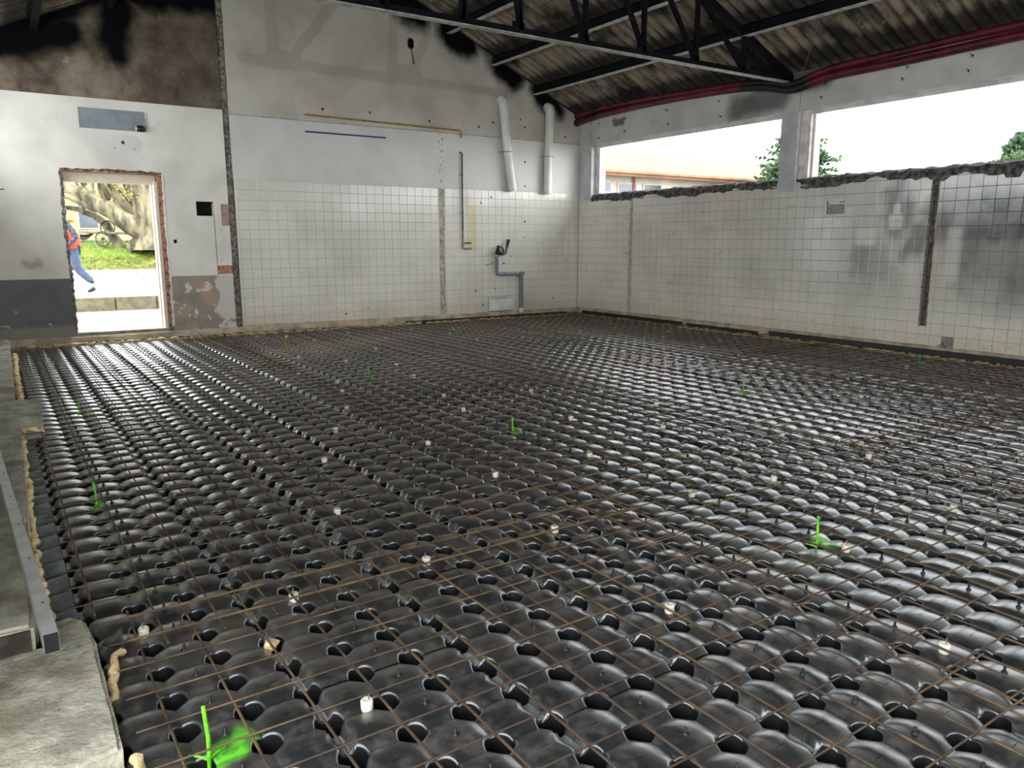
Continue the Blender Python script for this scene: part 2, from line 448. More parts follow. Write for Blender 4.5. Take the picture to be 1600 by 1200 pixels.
def dark_upper_mat():
    g = NT('smoked_bare_render')
    c = g.mix(g.ramp(g.noise(1.6, 5, rough=.65), .33, .68), lin((142,130,112)), lin((78,68,58)))
    x, y, z = g.xyz()
    c = g.mix(g.math('MULTIPLY', g.ramp(x, -8.4, -7.2), .45), c, lin((66,56,48)))
    c = g.mix(g.ramp(g.noise(5, 5, rough=.7), .62, .74, 0, .6), c, lin((176,166,148)))
    c = g.mix(g.ramp(g.noise(18, 4, stretch=(1,1,.25)), .60, .75, 0, .4), c, lin((50,44,40)))
    q = g.wob(.30, 2.6, 4)
    so = g.anyof([g.scaled_seg(q, (1,0,1), a, b, w, .22) for a, b, w in [((-9.5,0,3.85), (-8.75,0,4.05), .12), ((-8.05,0,4.5), (-8.1,0,4.1), .10), ((-8.1,0,4.1), (-8.08,0,3.85), .04),
        ((-8.0,0,4.75), (-7.2,0,4.75), .14), ((-7.2,0,4.85), (-6.8,0,4.8), .16), ((-9.6,0,3.95), (-7,0,5.25), .10)]])
    c = g.mix(so, c, lin((6,7,9)))
    g.bump(g.noise(14, 5), .4, .01)
    return g.done(c, .95, 0., .15)

def dado_dark_mat():
    g = NT('dark_grey_dado')
    c = g.mix(g.ramp(g.noise(2, 3), .35, .7), lin((84,84,80)), lin((70,71,68)))
    x, y, z = g.xyz()
    ch = g.math('MULTIPLY', g.ramp(g.noise(6, 5, stretch=(1,1,2)), .62, .66), g.ramp(z, .45, .3))
    c = g.mix(ch, c, lin((160,156,146)))
    c = g.mix(g.ramp(z, .20, .12), c, lin((120,112,100)))
    return g.done(c, .45)

def dado_peel_mat():
    g = NT('peeled_dado')
    c = g.mix(g.ramp(g.noise(2.5, 4), .4, .65), lin((158,146,130)), lin((140,132,120)))
    c = g.mix(g.ramp(g.noise(3.4, 4), .56, .60), c, lin((172,146,126)))
    c = g.mix(g.ramp(g.noise(5.5, 5, rough=.65), .57, .60), c, lin((206,202,190)))
    x, y, z = g.xyz()
    edge = g.ramp(g.math('ADD', x, g.math('MULTIPLY', g.noise(5, 4), .35)), -6.84, -6.80)
    c = g.mix(edge, c, lin((200,196,184)))
    c = g.mix(g.math('MULTIPLY', g.ramp(z, .22, .10), g.ramp(g.noise(12, 4), .45, .6)), c, lin((146,128,106)))
    g.bump(g.noise(16, 5), .35, .008)
    return g.done(c, .8)

def header_mat():
    g = NT('header_beam_paint')
    c = g.mix(g.ramp(g.noise(1.6, 4), .35, .7), lin((202,200,192)), lin((178,176,168)))
    p = g.wob(.25, 3)
    so = g.anyof([g.scaled_seg(p, (0,1,1), (0,-1.05,3.48), (0,-1.25,3.47), .04, .07), g.scaled_seg(p, (0,1,1), (0,-3.9,3.34), (0,-4.7,3.38), .06, .22), g.scaled_seg(p, (0,1,1), (0,-4.3,3.6), (0,-5.4,3.6), .08, .2)])
    c = g.mix(g.math('MULTIPLY', so, .75), c, lin((30,30,32)))
    c = g.mix(g.ramp(g.noise(24, 3), .72, .75), c, lin((70,66,62)))
    g.bump(g.noise(25, 4), .12, .005)
    return g.done(c, .6)

def pave_mat():
    g = NT('ribbed_paving')
    c = g.mix(g.ramp(g.noise(2, 4), .35, .7), lin((126,120,110)), lin((112,106,96)))
    w = g.n('ShaderNodeTexWave'); w.inputs['Scale'].default_value = 4; w.inputs['Distortion'].default_value = .3
    g.put(w.inputs['Vector'], g.pos)
    c = g.mix(g.math('MULTIPLY', w.outputs['Fac'], .18), c, lin((92,86,74)))
    return g.done(c, .95)

def lawn_mat():
    g = NT('lawn')
    c = g.mix(g.ramp(g.noise(3, 5), .35, .7), lin((96,112,26)), lin((74,94,20)))
    x, y, z = g.xyz()
    lit = g.math('MULTIPLY', g.ramp(y, 18.6, 17.6), g.ramp(g.noise(7, 5, rough=.7), .46, .60))
    c = g.mix(g.math('MULTIPLY', lit, .8), c, lin((110,92,52)))
    g.bump(g.noise(40, 4), .6, .03)
    return g.done(c, .95)

def plaid_mat():
    g = NT('blue_checked_shirt')
    x, y, z = g.xyz()
    a = g.math('GREATER_THAN', g.math('FRACT', g.math('MULTIPLY', z, 14)), .5)
    b = g.math('GREATER_THAN', g.math('FRACT', g.math('MULTIPLY', x, 14)), .5)
    f = g.math('MULTIPLY', g.math('ADD', a, b), .5)
    return g.done(g.mix(f, lin((62,70,92)), lin((28,34,54))), .9)
make_materials()

# ================================================================== STRUCTURE
RW = -10.15                  # inner face of the left wall
RIDGE_X, EAVE_Z, SLOPE = RW/2, 3.70, .45
def roof_z(x): return EAVE_Z + SLOPE*(-x if x > RIDGE_X else x-RW)

# ---------------------------------------------------------------- tiles
def rect_minus(rects, holes):
    out = list(rects)
    for hx0, hx1, hz0, hz1 in holes:
        nxt = []
        for x0, x1, z0, z1 in out:
            if hx1 <= x0 or hx0 >= x1 or hz1 <= z0 or hz0 >= z1: nxt.append((x0, x1, z0, z1)); continue
            if hx0 > x0: nxt.append((x0, hx0, z0, z1))
            if hx1 < x1: nxt.append((hx1, x1, z0, z1))
            a, b = max(x0, hx0), min(x1, hx1)
            if hz0 > z0: nxt.append((a, b, z0, hz0))
            if hz1 < z1: nxt.append((a, b, hz1, z1))
        out = nxt
    return [r for r in out if r[1]-r[0] > .012 and r[3]-r[2] > .012]

def tile_geo(w, h, top=None):
    """glazed tile, centred in s; s to the right, n out of the wall, z up. top: broken upper edge heights"""
    t, bv = .008, .0035
    out = [(-w/2, 0), (w/2, 0)]
    if top: out += [(w/2-w*k/(len(top)-1), max(.01, v)) for k, v in enumerate(top)]
    else: out += [(w/2, h), (-w/2, h)]
    n = len(out); cx = 0; cz = sum(p[1] for p in out)/n
    def inset(p):
        dx, dz = cx-p[0], cz-p[1]; sx = bv*(1 if dx > 0 else -1) if abs(dx) > bv else 0; sz = bv*(1 if dz > 0 else -1) if abs(dz) > bv else 0
        return (p[0]+sx, p[1]+sz)
    ins = [inset(p) for p in out]
    vs = [(p[0], 0, p[1]) for p in out]+[(p[0], t-.002, p[1]) for p in out]+[(p[0], t, p[1]) for p in ins]
    fs = [(i, (i+1)%n, n+(i+1)%n, n+i) for i in range(n)]+[(n+i, n+(i+1)%n, 2*n+(i+1)%n, 2*n+i) for i in range(n)]+[tuple(range(2*n, 3*n))]
    return vs, fs

def lay_tiles(wall, pieces, to_world, mat, n_single):
    """pieces: (s0, s1, z0, z1, size_rank, top). the first n_single whole pieces by rank become parts of their own"""
    rng = random.Random(3)
    pieces = sorted(pieces, key=lambda p: -p[4])
    cache = {}; rest = MB()
    for k, (s0, s1, z0, z1, rank, top) in enumerate(pieces):
        g = .0016; w, h = s1-s0-2*g, z1-z0-2*g
        tp = [v-z0-g for v in top] if top else None
        ax, az = rng.gauss(0, .0045), rng.gauss(0, .0045)
        loc = to_world((s0+s1)/2, 0, z0+g)
        key = (round(w, 3), round(h, 3))
        if k < n_single:
            if tp or key not in cache:
                vs, fs = tile_geo(w, h, tp); b = MB()
                b.add([Vector(to_world(*v))-Vector(to_world(0,0,0)) for v in vs], fs)
                me = b.mesh('tile', mat)
                if not tp: cache[key] = me
            else: me = cache[key]
            o = place('tile', me, wall, loc)
            o.rotation_euler = (ax, az*.0, az) if wall.name.startswith('wall_back') else (0, ax, az)
        else:
            vs, fs = tile_geo(w, h, tp)
            rest.add([Vector(loc)+(Vector(to_world(v[0], v[1]+v[0]*az+(v[2]-h/2)*ax, v[2]))-Vector(to_world(0,0,0))) for v in vs], fs)
    if rest.v: tag(rest.build('tile_field', mat, wall), kind='stuff')

# ---------------------------------------------------------------- ragged break-lines
def ragged_strip(name, pts, normal, w, depth, mat, parent, seed=0, n_per_m=26, amp=.5):
    """a lumpy broken edge that follows pts; normal points out of the wall"""
    rng = random.Random(seed); pts = [Vector(p) for p in pts]; nrm = Vector(normal)
    path = []
    for a, b in zip(pts, pts[1:]):
        k = max(2, int((b-a).length*n_per_m))
        path += [a.lerp(b, i/k) for i in range(k)]
    path.append(pts[-1])
    mb = MB(); rows = []
    for i, p in enumerate(path):
        d = (path[min(i+1, len(path)-1)]-path[max(i-1, 0)]).normalized(); side = d.cross(nrm).normalized()
        wa, wb = w*(1+amp*rng.uniform(-1, 1)), w*(1+amp*rng.uniform(-1, 1))
        rows.append([p-side*wa/2, p-side*wa*.25+nrm*depth*rng.uniform(.5, 1.2), p+side*wb*.25+nrm*depth*rng.uniform(.3, 1.2), p+side*wb/2])
    vs = [v for r in rows for v in r]
    mb.add(vs, [(i*4+j, i*4+j+1, (i+1)*4+j+1, (i+1)*4+j) for i in range(len(rows)-1) for j in range(3)])
    return mb.build(name, mat, parent)

# ---------------------------------------------------------------- back wall (gable, inner face y = 0)
def build_wall_back():
    names = ['plaster_l', 'plaster_r', 'plaster_up', 'dark_upper', 'dado_dark', 'dado_peel', 'rubble', 'grout', 'concrete', 'void', 'brick', 'pink', 'brick_core']
    mats = [M[n] for n in names]; I = {n: i for i, n in enumerate(names)}
    b = MB(); T = .30
    def bx(x0, x1, z0, z1, m, y0=0.): b.box(x0, x1, y0, T, z0, z1, I[m])
    DX0, DX1, DZ = -8.93, -7.73, 2.28
    # left part: dado, plaster, smoked gable
    bx(-10.45, DX0, -.5, .815, 'dado_dark', -.003); bx(-10.45, DX0, .815, 3.25, 'plaster_l')
    bx(DX0, DX1, DZ, 3.25, 'plaster_l'); bx(DX0, DX1, -.5, .05, 'concrete')
    X1 = -7.66
    bx(DX1, X1, -.5, 2.30, 'brick_core', .035); bx(DX1, X1, 2.30, 3.25, 'plaster_l')
    # right of the doorway, with the square socket hole, the small hole and the broken patch
    holes = [(-7.22, -6.97, 1.70, 1.91), (-7.57, -7.52, 1.30, 1.35), (-6.98, -6.755, .83, .96), (-6.87, -6.755, 1.56, 1.88)]
    for x0, x1, z0, z1 in rect_minus([(X1, -6.755, .815, 3.25)], holes): bx(x0, x1, z0, z1, 'plaster_l')
    bx(X1, -6.755, -.5, .815, 'dado_peel', -.002)
    b.box(-7.22, -6.97, .16, T, 1.70, 1.91, I['void']); b.box(-7.57, -7.52, .10, T, 1.30, 1.35, I['void'])
    b.box(-6.98, -6.755, .03, T, .83, .96, I['brick']); b.box(-6.87, -6.755, .012, T, 1.56, 1.88, I['pink'])
    # chase where a partition wall was cut away
    b.prism([(-6.755, -.5), (-6.66, -.5), (-6.66, roof_z(-6.66)), (-6.755, roof_z(-6.755))], 'y', .05, T, I['rubble'])
    # smoked gable on the left
    b.prism([(-10.45, 3.25), (-6.755, 3.25), (-6.755, roof_z(-6.755)), (-10.45, roof_z(-10.45))], 'y', .018, T, I['dark_upper'])
    # right part: tile bed, plaster, upper plaster up to the roof
    bx(-6.66, .30, -.5, .0, 'concrete'); bx(-6.66, .30, 0, 2.25, 'grout', .004); bx(-6.66, .30, 2.25, 3.195, 'plaster_r', -.002)
    b.prism([(-6.66, 3.195), (.30, 3.195), (.30, roof_z(.3)), (RIDGE_X, roof_z(RIDGE_X)), (-6.66, roof_z(-6.66))], 'y', .010, T, I['plaster_up'])
    w = b.build('wall_back', mats); tag(w, kind='structure')
    # --- tiles
    strip, vent = (-3.145, -3.035, -.1, 2.3), (-2.135, -1.565, -.1, .30)
    ps = []
    edges = [-6.655]+[-(44.094-k)*.15 for k in range(0, 44)]+[-.006]
    rng = random.Random(5)
    for i in range(len(edges)-1):
        for r in range(15):
            z0, z1 = r*.15, (r+1)*.15
            for q in rect_minus([(edges[i], edges[i+1], z0, z1)], [strip, vent]):
                
                ps.append((*q, -q[0]*1.0+(.5 if q[1]-q[0] > .1 else -5), None))
    lay_tiles(w, ps, lambda s, n, z: (s, .004-n, z), M['tile_back'], 300)
    # --- rubble in the chase, broken rims round the doorway
    rub = MB(); rng = random.Random(2); z = .05
    while z < 4.95:
        h = rng.uniform(.05, .13)
        rub.box(-6.752+rng.uniform(0, .012), -6.664-rng.uniform(0, .015), .05-rng.uniform(.01, .045), .06, z, z+h-.006)
        z += h
    rub.build('chase_filling', M['rubble'], w)
    ragged_strip('broken_edge', [(-8.935, 0, .06), (-8.93, 0, .8), (-8.94, 0, 1.5), (-8.93, 0, 2.27)], (0,-1,0), .045, .012, M['rubble'], w, 4)
    ragged_strip('broken_edge', [(-8.94, 0, 2.285), (-8.3, 0, 2.30), (-7.73, 0, 2.285)], (0,-1,0), .035, .012, M['broken_back'], w, 5)
    ragged_strip('broken_edge', [(-6.66, -.002, .02), (-4.8, -.002, -.002), (-2.2, -.002, -.004)], (0,-1,0), .04, .006, M['ledge'], w, 8)
    # --- hollow bricks showing in the door reveal, one by one
    z = .12; k = 0
    while z < 2.24:
        h = rng.uniform(.045, .062); q = MB(); d = rng.uniform(.0, .022); e = rng.uniform(-.012, .010)
        x0, x1 = DX1+.004, X1+e
        q.box(x0, x1, .012+d, .036, z, z+h)
        br = q.build('brick', M['brick'], w)
        if rng.random() < .28:
            c = MB()
            for s in (.25, .65): c.box(x0+(x1-x0)*s, x0+(x1-x0)*(s+.2), .0105+d, .014+d, z+h*.22, z+h*.78)
            c.build('brick_cell', M['brick_dark'], br)
        z += h+.012; k += 1
    for k in range(3):
        q = MB().box(-6.97+.07*k, -6.91+.07*k, .012+.006*k, .03, .842, .895); q.build('brick', M['brick'], w)
        q = MB().box(-6.95+.06*k, -6.90+.06*k, .008+.005*k, .03, .905, .95); q.build('brick', M['brick'], w)
    ragged_strip('broken_edge', [(X1-.004, 0, .08), (X1+.008, 0, 1.), (X1, 0, 1.7), (X1+.01, 0, 2.26)], (0,-1,0), .035, .010, M['plaster_l'], w, 11)
    # --- the patched strip of a removed pipe
    s = MB().grid(4, 90, lambda u, v: (-3.143+.106*u, -.0015-.004*noise.noise(Vector((u*3, v*60, 0))), .01+3.16*v))
    s.build('patched_strip', simple('patched_strip', (196,188,172), (150,140,126), 14, .9, bump=.8, bscale=30), w)
    pl = MB(); rng = random.Random(9)
    for (x, z) in [(-2.28,2.02),(-2.05,2.13),(-1.3,1.7),(-1.3,1.4),(-1.3,1.98),(-1.3,2.35),(-1.78,.92),(-1.62,1.05),(-2.4,.42),(-1.98,.45),(-.3,.95),(-.9,1.3),(-4.55,.20),(-4.95,.12),(-2.25,.15),(-.62,.22),(-2.0,3.45),(-1.4,3.55),(-1.3,3.42),(-2.3,3.35),(-3.3,3.37),(-4.4,3.42),(-5.2,3.4),(-.35,3.32),(-1.3,2.8)]:
        a = rng.uniform(.010, .022); pts = [(x+a*rng.uniform(.5,1.3)*math.cos(t), z+1.4*a*rng.uniform(.5,1.3)*math.sin(t)) for t in (0,1,2.1,3.1,4.2,5.3)]
        pl.prism(pts, 'y', -.006 if z < 2.26 else -.004, .02)
    pl.build('plug_holes', M['void'], w)
    # thin dark drip line between the two plasters
    MB().box(-6.66, .0, -.006, .01, 3.190, 3.202).build('plaster_ridge', M['concrete'], w)
    return w
WB = build_wall_back()

# ---------------------------------------------------------------- right wall (inner face x = 0)
CH0, CH1 = -7.045, -7.135      # chase
def jag(y):
    v = 2.10+.10*noise.noise(Vector((y*2.3, 1.7, 0)))+.045*noise.noise(Vector((y*9, 4.1, 0)))
    if -8.06 < y < -7.88: return 2.03
    if -5.75 < y < -5.15: return 2.06+.02*noise.noise(Vector((y*14, 0, 0)))
    if -4.75 > y > -5.05: return 2.25
    return max(2.02, min(2.19, v))
def build_wall_right():
    names = ['grout', 'concrete', 'pillar_paint', 'header', 'bare_concrete', 'brown_brick', 'void', 'render_white']
    mats = [M[n] for n in names]; I = {n: i for i, n in enumerate(names)}
    b = MB(); T = .30
    def bx(y0, y1, z0, z1, m, x0=0.004): b.box(x0, T, y0, y1, z0, z1, I[m])
    bx(0, REAR, -.5, 0., 'concrete')
    bx(0, CH0, 0, 2.03, 'grout'); bx(CH1, REAR, 0, 2.03, 'grout'); bx(CH0, CH1, 0, .26, 'grout'); bx(CH0, CH1, .26, 2.03, 'brown_brick', .055)
    bx(0, -.38, 2.03, 3.15, 'pillar_paint', -.001); bx(-.38, -.45, 2.03, 3.15, 'bare_concrete', .10)
    bx(-4.75, -5.04, 2.03, 3.15, 'pillar_paint', -.012); bx(-5.04, -5.20, 2.03, 3.15, 'bare_concrete', .06)
    bx(-9.55, -10.0, 2.03, 3.15, 'pillar_paint', -.012); bx(-14.3, REAR, 2.03, 3.15, 'pillar_paint', -.001)
    bx(0, REAR, 3.15, EAVE_Z-.02, 'header', -.002)
    for y in (-.36, -5.045, -9.6): b.box(-.006, .01, y-.004, y+.004, 3.16, 3.6, I['concrete'])
    w = b.build('wall_right', mats); tag(w, kind='structure')
    # broken wall top under the window openings
    for k, (y0, y1) in enumerate([(-.02, -4.75), (-5.04, -9.55), (-10., -14.3)]):
        n = int((y0-y1)*22)
        def fn(u, v, y0=y0, y1=y1, n=n):
            # v runs up the inner face, over the top and down the outer face
            y = y0+(y1-y0)*u; i = u*n
            r1, r2 = noise.noise(Vector((y*7, v*9, 1))), noise.noise(Vector((y*23, v*21, 5)))
            prof = [(.012, 2.0), (.006, 2.08), (.008, 2.15), (.035, 2.205), (.13, 2.235), (.24, 2.225), (.296, 2.19), (.30, 2.0)]
            t = v*(len(prof)-1); a = min(int(t), len(prof)-2); q = t-a
            x = prof[a][0]*(1-q)+prof[a+1][0]*q; z = prof[a][1]*(1-q)+prof[a+1][1]*q
            e = 1 if .05 < v < .95 else 0
            return (max(.0055, x+.010*r2*e), y, z+e*(.028*r1+.018*r2))
        MB().grid(n, 14, fn, smooth=False).build('broken_sill', M['rough_sill'], w)
    # tiles
    strip = (1.515, 1.655, -.1, 2.3)
    ps = []; rng = random.Random(15)
    edges = [.008]+[(k-.042)*.15 for k in range(1, 72)]
    for i in range(len(edges)-1):
        for r in range(15):
            z0, z1 = r*.15, (r+1)*.15
            if r == 0 and 7.30 < edges[i] < 7.40: continue
            for q in rect_minus([(edges[i], edges[i+1], z0, z1)], [(-CH0, -CH1, .26, 2.6)]):
                top = None; zt = q[3]
                # s runs toward -y; the broken edge is sampled from the s1 side back to s0
                hs = [jag(-(q[1]+(q[0]-q[1])*k/5)) for k in range(6)]
                if min(hs) < q[3]:
                    top = [min(q[3], h) for h in hs]
                    if max(top) < q[2]+.03: continue
                    top = [max(t, q[2]+.012) for t in top]
                rank = -abs(q[0]-6.6) if q[1]-q[0] > .1 else -50
                if q[0] > 8.6: rank = -30
                if q[0] < 4.5: rank = -40
                ps.append((*q, rank, top))
    lay_tiles(w, ps, lambda s, n, z: (.004-n, -s, z), M['tile_right'], 300)
    # old brick courses in the chase
    rng = random.Random(21); z = .27
    while z < 1.98:
        h = rng.uniform(.10, .2); q = MB()
        q.box(.055-rng.uniform(.006, .035), .06, CH0-.004-rng.uniform(0, .012), CH1+.004+rng.uniform(0, .012), z, z+h-.008)
        q.build('brick', M['brown_brick'], w); z += h
    ragged_strip('broken_edge', [(0, CH0+.004, .25), (0, CH0+.006, 1.1), (0, CH0, 2.0)], (-1,0,0), .022, .007, M['rubble'], w, 31)
    ragged_strip('broken_edge', [(0, CH1-.002, .25), (0, CH1-.006, 1.1), (0, CH1, 2.0)], (-1,0,0), .026, .007, M['ledge'], w, 32)
    # patched strip near the corner
    s = MB().grid(4, 70, lambda u, v: (-.0052-.003*noise.noise(Vector((u*3, v*50, 7))), -1.52-.09*u, .02+2.06*v))
    s.build('patched_strip', simple('patched_strip_right', (190,186,176), (150,142,132), 16, .9, bump=.8, bscale=30), w)
    # chipped hole at the foot
    MB().prism([(-7.26, .0), (-7.42, .0), (-7.405, .15), (-7.37, .07)], 'x', -.006, .003).build('chipped_hole', M['rubble'], w)
    # fixing stubs and hooks on the header
    for k, (y, z) in enumerate([(-.62,3.52),(-.62,3.26),(-1.35,3.30),(-1.35,3.52),(-2.4,3.52),(-2.45,3.29),(-3.55,3.5),(-3.6,3.26),(-5.4,3.28),(-5.45,3.46),(-6.55,3.33),(-6.6,3.46),(-7.35,3.29),(-7.38,3.45)]):
        q = MB().tube([(-.002,y,z),(-.03,y,z),(-.045,y-.012,z-.028)], .006, 6); q.tube([(-.03,y,z),(-.04,y+.02,z+.016)], .004, 5)
        q.build('fixing_hook', M['iron'], w)
    return w
WR = build_wall_right()

# ---------------------------------------------------------------- window trims
def build_window(n, y0, y1):
    o = empty('window_%d' % n, (0, (y0+y1)/2, 2.2)); tag(o, kind='structure')
    L = lambda v: (v[0], v[1]-(y0+y1)/2, v[2]-2.2)
    def part(name, x0, x1, a, c, z0, z1, m):
        p, q = L((x0, a, z0)), L((x1, c, z1)); MB().box(p[0], q[0], p[1], q[1], p[2], q[2]).build(name, m, o)
    part('head_trim', -.014, .03, y0, y1, 3.135, 3.152, M['white_paint'])
    part('head_rail', .06, .12, y0, y1, 3.09, 3.15, M['white_paint'])
    part('jamb_trim', .12, .22, y0, y0-.035, 2.2, 3.15, M['white_paint'])
    return o
for k, (a, c) in enumerate(BAYS): build_window(k+1, a, c)

# ---------------------------------------------------------------- left wall and rear wall (behind and beside the camera)
def build_other_walls():
    b = MB(); X0, X1 = WALL_L-.30, WALL_L
    # one high window by the doorway, then an unseen opening added to let light in
    for y0, y1, z0, z1 in rect_minus([(REAR, 0, -.5, EAVE_Z-.02)], [(BAYS[0][1], BAYS[0][0], 2.2, 3.15), (-13.4, -10.3, .05, 2.35), (BAYS[2][1], BAYS[2][0]-2.2, 2.2, 3.15)]): b.box(X0, X1, y0, y1, z0, z1)
    tag(b.build('wall_left', M['white_paint']), kind='structure')
    b = MB(); Y0, Y1 = REAR-.3, REAR
    for x0, x1, z0, z1 in rect_minus([(WALL_L-.3, .3, -.5, 3.6)], [(-9.6, -5.4, 0, 3.1)]): b.box(x0, x1, Y0, Y1, z0, z1)  # wide opening out of view, added to brighten the hall
    b.prism([(WALL_L-.3, 3.6), (.3, 3.6), (RIDGE_X, roof_z(RIDGE_X))], 'y', Y0, Y1)
    tag(b.build('wall_rear', M['white_paint']), kind='structure')
build_other_walls()

# ---------------------------------------------------------------- roof
def sheet_mesh():
    L, Wd, pitch, amp, t = .998+.13, .885+.09, .177, .024, .007
    nx, ny = 2, 44
    b = MB()
    def top(u, v):
        y = (v-.5)*Wd; return (u*L, y, amp*math.cos(2*math.pi*y/pitch)+.012*(1-u)+t)
    def bot(u, v):
        p = top(u, v); return (p[0], p[1], p[2]-t)
    b.grid(nx, ny, top); b.grid(nx, ny, lambda u, v: bot(1-u, v))
    for u in (0, 1):
        vs = [f(u, j/ny) for j in range(ny+1) for f in (top, bot)]
        b.add(vs, [(2*j, 2*j+1, 2*j+3, 2*j+2) if u == 0 else (2*j+2, 2*j+3, 2*j+1, 2*j) for j in range(ny)])
    return b.mesh('roof_sheet', M['sheet'])
def build_ceiling():
    c = empty('ceiling', (RIDGE_X, -8, EAVE_Z)); tag(c, kind='structure')
    me = sheet_mesh(); ang = math.atan(SLOPE)
    for side in (1, -1):
        for r in range(7):
            for k in range(20):
                y = .15-.885*(k+.5)
                x = .75-.91*r if side == 1 else RW-.75+.91*r
                z = EAVE_Z+SLOPE*(.91*r-.75)+.03+.004*(k % 2)
                o = place('roof_sheet', me, c)
                o.location = (x-RIDGE_X, y+8, z-EAVE_Z)
                # local x climbs the slope
                o.rotation_euler = (0, -ang, math.pi) if side == 1 else (0, -ang, 0)
    MB().box(RIDGE_X-.25, RIDGE_X+.25, .2, REAR, roof_z(RIDGE_X)+.02, roof_z(RIDGE_X)+.06).build('ridge_cap', M['sheet'], c, (-RIDGE_X, 8, -EAVE_Z))
build_ceiling()

# ---------------------------------------------------------------- floor: dome formwork over a sub-base
P0 = Vector((-7.92, -8.93)); ROT = .015; PX, PY, ZC = .1855, .188, -.105
EX, EY = Vector((math.cos(ROT), math.sin(ROT))), Vector((-math.sin(ROT), math.cos(ROT)))
def grid_xy(i, j): return P0+EX*(i*PX)+EY*(j*PY)
def pillow(u, v, seam):
    """height of a cell, u, v in -1..1"""
    a = .016*abs(u)**2.8; b = .016*abs(v)**2.8
    if seam and u*seam > .76: a += .022*min(1, (abs(u)-.76)/.05)
    return -a-b
def cell_geo(b, cx, cy, nth, rings, seam=0, pin=False):
    """one vault between four leg sockets; every quarter is a fan round its socket"""
    hx, hy = PX/2, PY/2; RX, RY = .045, .048
    for sx in (-1, 1):
        for sy in (-1, 1):
            vs = []; nr = 0
            for t in range(nth+1):
                th = math.pi/2*t/nth; c, s = math.cos(th), math.sin(th)
                k = min(hx/c if c > 1e-6 else 9, hy/s if s > 1e-6 else 9)      # to the cell's mid-lines
                kr = 1/math.sqrt((c/RX)**2+(s/RY)**2)
                col = []
                def surf(r):
                    x, y = r*c, r*s                       # from the socket toward the cell centre
                    return (sx*(hx-x), sy*(hy-y), pillow(1-x/hx, 1-y/hy, 0) if not (seam and seam == sx) else pillow(1-x/hx, 1-y/hy, 1))
                rim = surf(kr)
                for q, dz in ((.62, -.30), (.80, -.12), (.93, -.030), (.975, -.007)):
                    p = surf(kr*q); col.append((p[0], p[1], rim[2]+dz))
                for q in rings: col.append(surf(kr+(k-kr)*q))
                nr = len(col); vs += col
            fs = []
            for t in range(nth):
                for r in range(nr-1):
                    f = (t*nr+r, t*nr+r+1, (t+1)*nr+r+1, (t+1)*nr+r)
                    fs.append(f if sx*sy < 0 else f[::-1])
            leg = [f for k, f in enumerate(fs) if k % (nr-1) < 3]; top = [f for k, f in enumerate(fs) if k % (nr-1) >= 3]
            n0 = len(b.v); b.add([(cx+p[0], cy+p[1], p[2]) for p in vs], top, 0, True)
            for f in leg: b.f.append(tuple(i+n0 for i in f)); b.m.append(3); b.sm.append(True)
    if pin:
        b.lathe([(.010, -.002), (.010, .004), (.0045, .006), (.0045, .022), (.0, .022)], (cx, cy, 0), 6, 1)
def module_mesh(cells, nth=8, rings=(0, .12, .3, .52, .72, .86, 1), name='formwork_module'):
    b = MB(); rng = random.Random(len(cells))
    for i, j in cells:
        cell_geo(b, (i-1)*PX, (j-1)*PY, nth, rings, (-1 if i == 0 else 1 if i == 2 else 0), i == 1)
        if i == 0:       # overlapping lip along the joint
            b.box((i-1.5)*PX-.015, (i-1.5)*PX+.015, (j-1)*PY-.040, (j-1)*PY+.040, -.045, -.031, 2)
    return b
